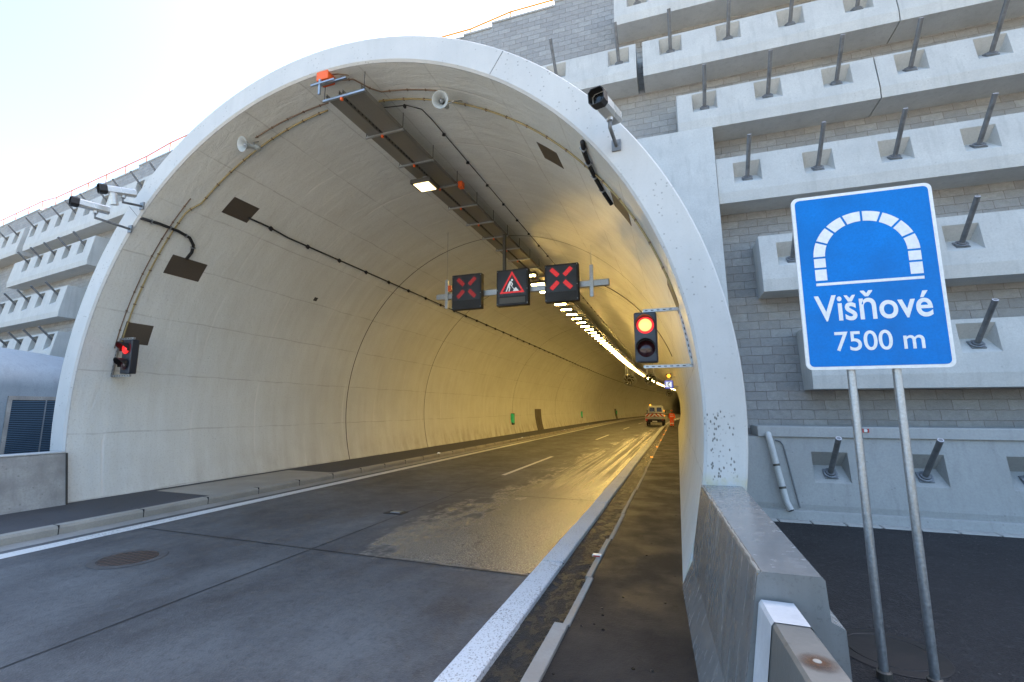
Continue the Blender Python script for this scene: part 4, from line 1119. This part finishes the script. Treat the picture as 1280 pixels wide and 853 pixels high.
# ------------------------------------------------------------------ works van
van = thing('works_van', 'white works pick-up seen from behind with a red and white striped tailboard', 'van', path(55.2, -2.55, 0), (0, 0, heading(55.2) - .01))
MB().prism([(-.92, .0), (.92, .0), (.95, .85), (.80, 1.35), (.72, 1.42), (-.72, 1.42), (-.80, 1.35), (-.95, .85)], 2.6, 4.3, Matrix.Translation((0, 0, .92))).build('cab', 'vanwhite', van, bevel=.05)
MB().prism([(-.90, .0), (.90, .0), (.92, .5), (-.92, .5)], 4.3, 5.3, Matrix.Translation((0, 0, .6))).build('bonnet', 'vanwhite', van, bevel=.08)
for x in (-.40, .40): MB().prism([(-.30, 0), (.30, 0), (.27, .50), (-.27, .50)], 2.585, 2.605, Matrix.Translation((x, 0, 1.62))).build('rear_window', 'glass', van)
MB().box(-1.02, 1.02, .0, 2.55, .80, .92).build('bed_floor', 'tailgrey', van)
for x in (-1.02, .99): MB().box(x, x + .03, .03, 2.55, .92, 1.30).build('side_board', 'tailgrey', van)
MB().box(-1.04, 1.04, -.03, .0, .86, 1.10).build('tailboard', 'tailgrey', van)
MB().box(-1.04, 1.04, -.04, -.0, 1.10, 1.42).build('striped_board', 'chevron', van)
MB().box(-.95, .95, .2, 1.2, .95, 1.5).build('load', 'darksteel', van, bevel=.05)
for x in (-.98, .78): 
    MB().box(x, x + .2, -.05, -.01, .68, .82).build('tail_light', emit('lit_tail_lamp', (1, .03, .02), .2) if x < 0 else M['red'], van)
MB().box(-.98, .98, -.02, .10, .48, .62).build('bumper', 'black', van)
MB().box(-.26, .26, -.035, -.022, .50, .61).build('number_plate', 'white', van)
MB().box(-.8, .8, .3, 5.0, .45, .80).build('chassis', 'black', van)
wm = Matrix.Rotation(PI/2, 4, 'Y')
for x in (-.98, .76):
    for y in (.95, 4.3):
        wo = MB().lathe([(.18, 0), (.34, .02), (.36, .06), (.36, .16), (.34, .20), (.18, .22)], Matrix.Translation((x, y, .36)) @ wm, 24).build('tyre', 'rubber', van, smooth='auto')
        MB().lathe([(0, .03), (.18, .02), (.18, .2), (0, .19)], Matrix.Translation((x, y, .36)) @ wm, 16).build('rim', 'steel', wo)
for x in (-1.12, 1.0): MB().box(x, x + .12, 3.9, 3.98, 1.5, 1.82).build('mirror', 'black', van)
MB().lathe([(.09, 0), (.08, .12), (0, .15)], Matrix.Translation((-.62, 3.0, 2.36)), 14).build('beacon', 'amber', van)
for x, z in ((1.06, 1.75), (1.10, 1.2)):
    MB().lathe([(0, .03), (.05, .02), (.06, 0)], Matrix.Translation((x, -.04, z)) @ Matrix.Rotation(PI/2, 4, 'X'), 12).build('warning_lamp', 'amber', van)
MB().tube([(1.0, 0, .9), (1.06, -.01, 1.8)], .02, 6).build('lamp_pole', 'darksteel', van)

# ------------------------------------------------------------------ worker
wkr = thing('person', 'worker in orange overalls and helmet walking away on the right walkway', 'person', path(53.8, -.66, .012), (0, 0, .1))
def skin(name, verts, edges, radii, mat, parent, root=0, sub=2):
    me = bpy.data.meshes.new(name); me.from_pydata(verts, edges, []); o = bpy.data.objects.new(name, me); COL.objects.link(o); o.parent = parent
    md = o.modifiers.new('skin', 'SKIN'); sv = me.skin_vertices[0].data
    for i, r in enumerate(radii): sv[i].radius = (r, r) if not isinstance(r, tuple) else r; sv[i].use_root = i == root
    md.use_smooth_shade = True
    s_ = o.modifiers.new('sub', 'SUBSURF'); s_.levels = s_.render_levels = sub
    me.materials.append(M[mat]); return o
bv = [(0,0,.95),(0,0,1.15),(0,-.01,1.38),(0,-.01,1.48),(0,0,1.56),(0,.01,1.66),
      (-.10,0,.90),(-.12,.06,.50),(-.13,-.06,.09),(-.13,.06,.05),
      (.10,0,.90),(.12,.16,.52),(.12,.14,.10),(.12,.26,.05),
      (-.20,-.01,1.42),(-.27,.02,1.14),(-.25,.14,.92),(-.25,.19,.84),
      (.20,-.01,1.42),(.28,-.06,1.14),(.30,.04,.92),(.30,.08,.84)]
be = [(0,1),(1,2),(2,3),(3,4),(4,5),(0,6),(6,7),(7,8),(8,9),(0,10),(10,11),(11,12),(12,13),(2,14),(14,15),(15,16),(16,17),(2,18),(18,19),(19,20),(20,21)]
br = [(.17,.12),(.16,.12),(.19,.12),(.07,.07),(.06,.06),(.09,.10),.095,.075,.055,.05,.095,.075,.055,.05,.07,.055,.045,.04,.07,.055,.045,.04]
skin('body', bv, be, br, 'skin', wkr)
cv = [v for i, v in enumerate(bv) if i not in (3,4,5,9,13,17,21)]
idx = [i for i in range(len(bv)) if i not in (3,4,5,9,13,17,21)]
ce = [(idx.index(a), idx.index(b)) for a, b in be if a in idx and b in idx]
cr = [((br[i][0] + .03, br[i][1] + .03) if isinstance(br[i], tuple) else br[i] + .028) for i in idx]
skin('overalls', cv, ce, cr, 'hivis', wkr)
for z, r in ((1.10, .215), (1.28, .225)): MB().lathe([(r, z), (r, z + .06)], Matrix.Scale(.72, 4, (0, 1, 0)), 20).build('reflective_band', 'reflect', wkr)
for x, y in ((-.13, .0), (.12, .15)): MB().lathe([(.115, 0), (.115, .06)], Matrix.Translation((x, y, .36)), 14).build('reflective_band', 'reflect', wkr)
for x, y in ((-.13, -.02), (.12, .18)): MB().box(x - .055, x + .055, y - .10, y + .17, 0, .11).build('boot', 'black', wkr, bevel=.03)
MB().lathe([(.15, 1.70), (.135, 1.705), (.13, 1.76), (.09, 1.82), (0, 1.84)], None, 18).build('helmet', 'orangebox', wkr, smooth=True)

# ------------------------------------------------------------------ camera, sky, sun
cam = bpy.data.cameras.new('camera'); co = bpy.data.objects.new('camera', cam); COL.objects.link(co)
cam.lens = 16.0; cam.sensor_width = 36.; cam.clip_start = .05; cam.clip_end = 3000
co.location = (0, 0, 2.0); co.rotation_euler = (R_(90 + 8.448), 0, R_(19.795))
sc.camera = co

EL, AZ = 45., 24.      # sun behind the wall, a little right of the road's direction
w = bpy.data.worlds.new('World'); sc.world = w; w.use_nodes = True
nt = w.node_tree; bg = nt.nodes['Background']
sky = nt.nodes.new('ShaderNodeTexSky'); sky.sky_type = 'NISHITA'; sky.sun_disc = False
sky.sun_elevation = R_(EL); sky.sun_rotation = R_(AZ); sky.air_density = 1.0; sky.dust_density = 4.0; sky.ozone_density = 1.0
hs = nt.nodes.new('ShaderNodeHueSaturation'); hs.inputs['Saturation'].default_value = 1.1; hs.inputs['Hue'].default_value = .494; hs.inputs['Value'].default_value = 1.0
nt.links.new(sky.outputs[0], hs.inputs['Color']); nt.links.new(hs.outputs[0], bg.inputs[0]); bg.inputs[1].default_value = .15
sl = bpy.data.lights.new('sun', 'SUN'); so = bpy.data.objects.new('sun', sl); COL.objects.link(so)
sl.energy = 5.; sl.angle = R_(.5); sl.color = (1., .93, .84)
dirv = Vector((math.sin(R_(AZ))*math.cos(R_(EL)), math.cos(R_(AZ))*math.cos(R_(EL)), math.sin(R_(EL))))
so.rotation_euler = dirv.to_track_quat('Z', 'Y').to_euler(); so.location = (20, 40, 40)

sc.view_settings.view_transform = 'Standard'; sc.view_settings.look = 'None'; sc.view_settings.gamma = 1.; sc.view_settings.use_curve_mapping = False
sc.view_settings.exposure = 2.2
sc.cycles.max_bounces = 8; sc.cycles.diffuse_bounces = 5; sc.cycles.glossy_bounces = 4
sc.cycles.sample_clamp_indirect = 6.; sc.cycles.use_denoising = True; sc.cycles.caustics_reflective = False; sc.cycles.caustics_refractive = False
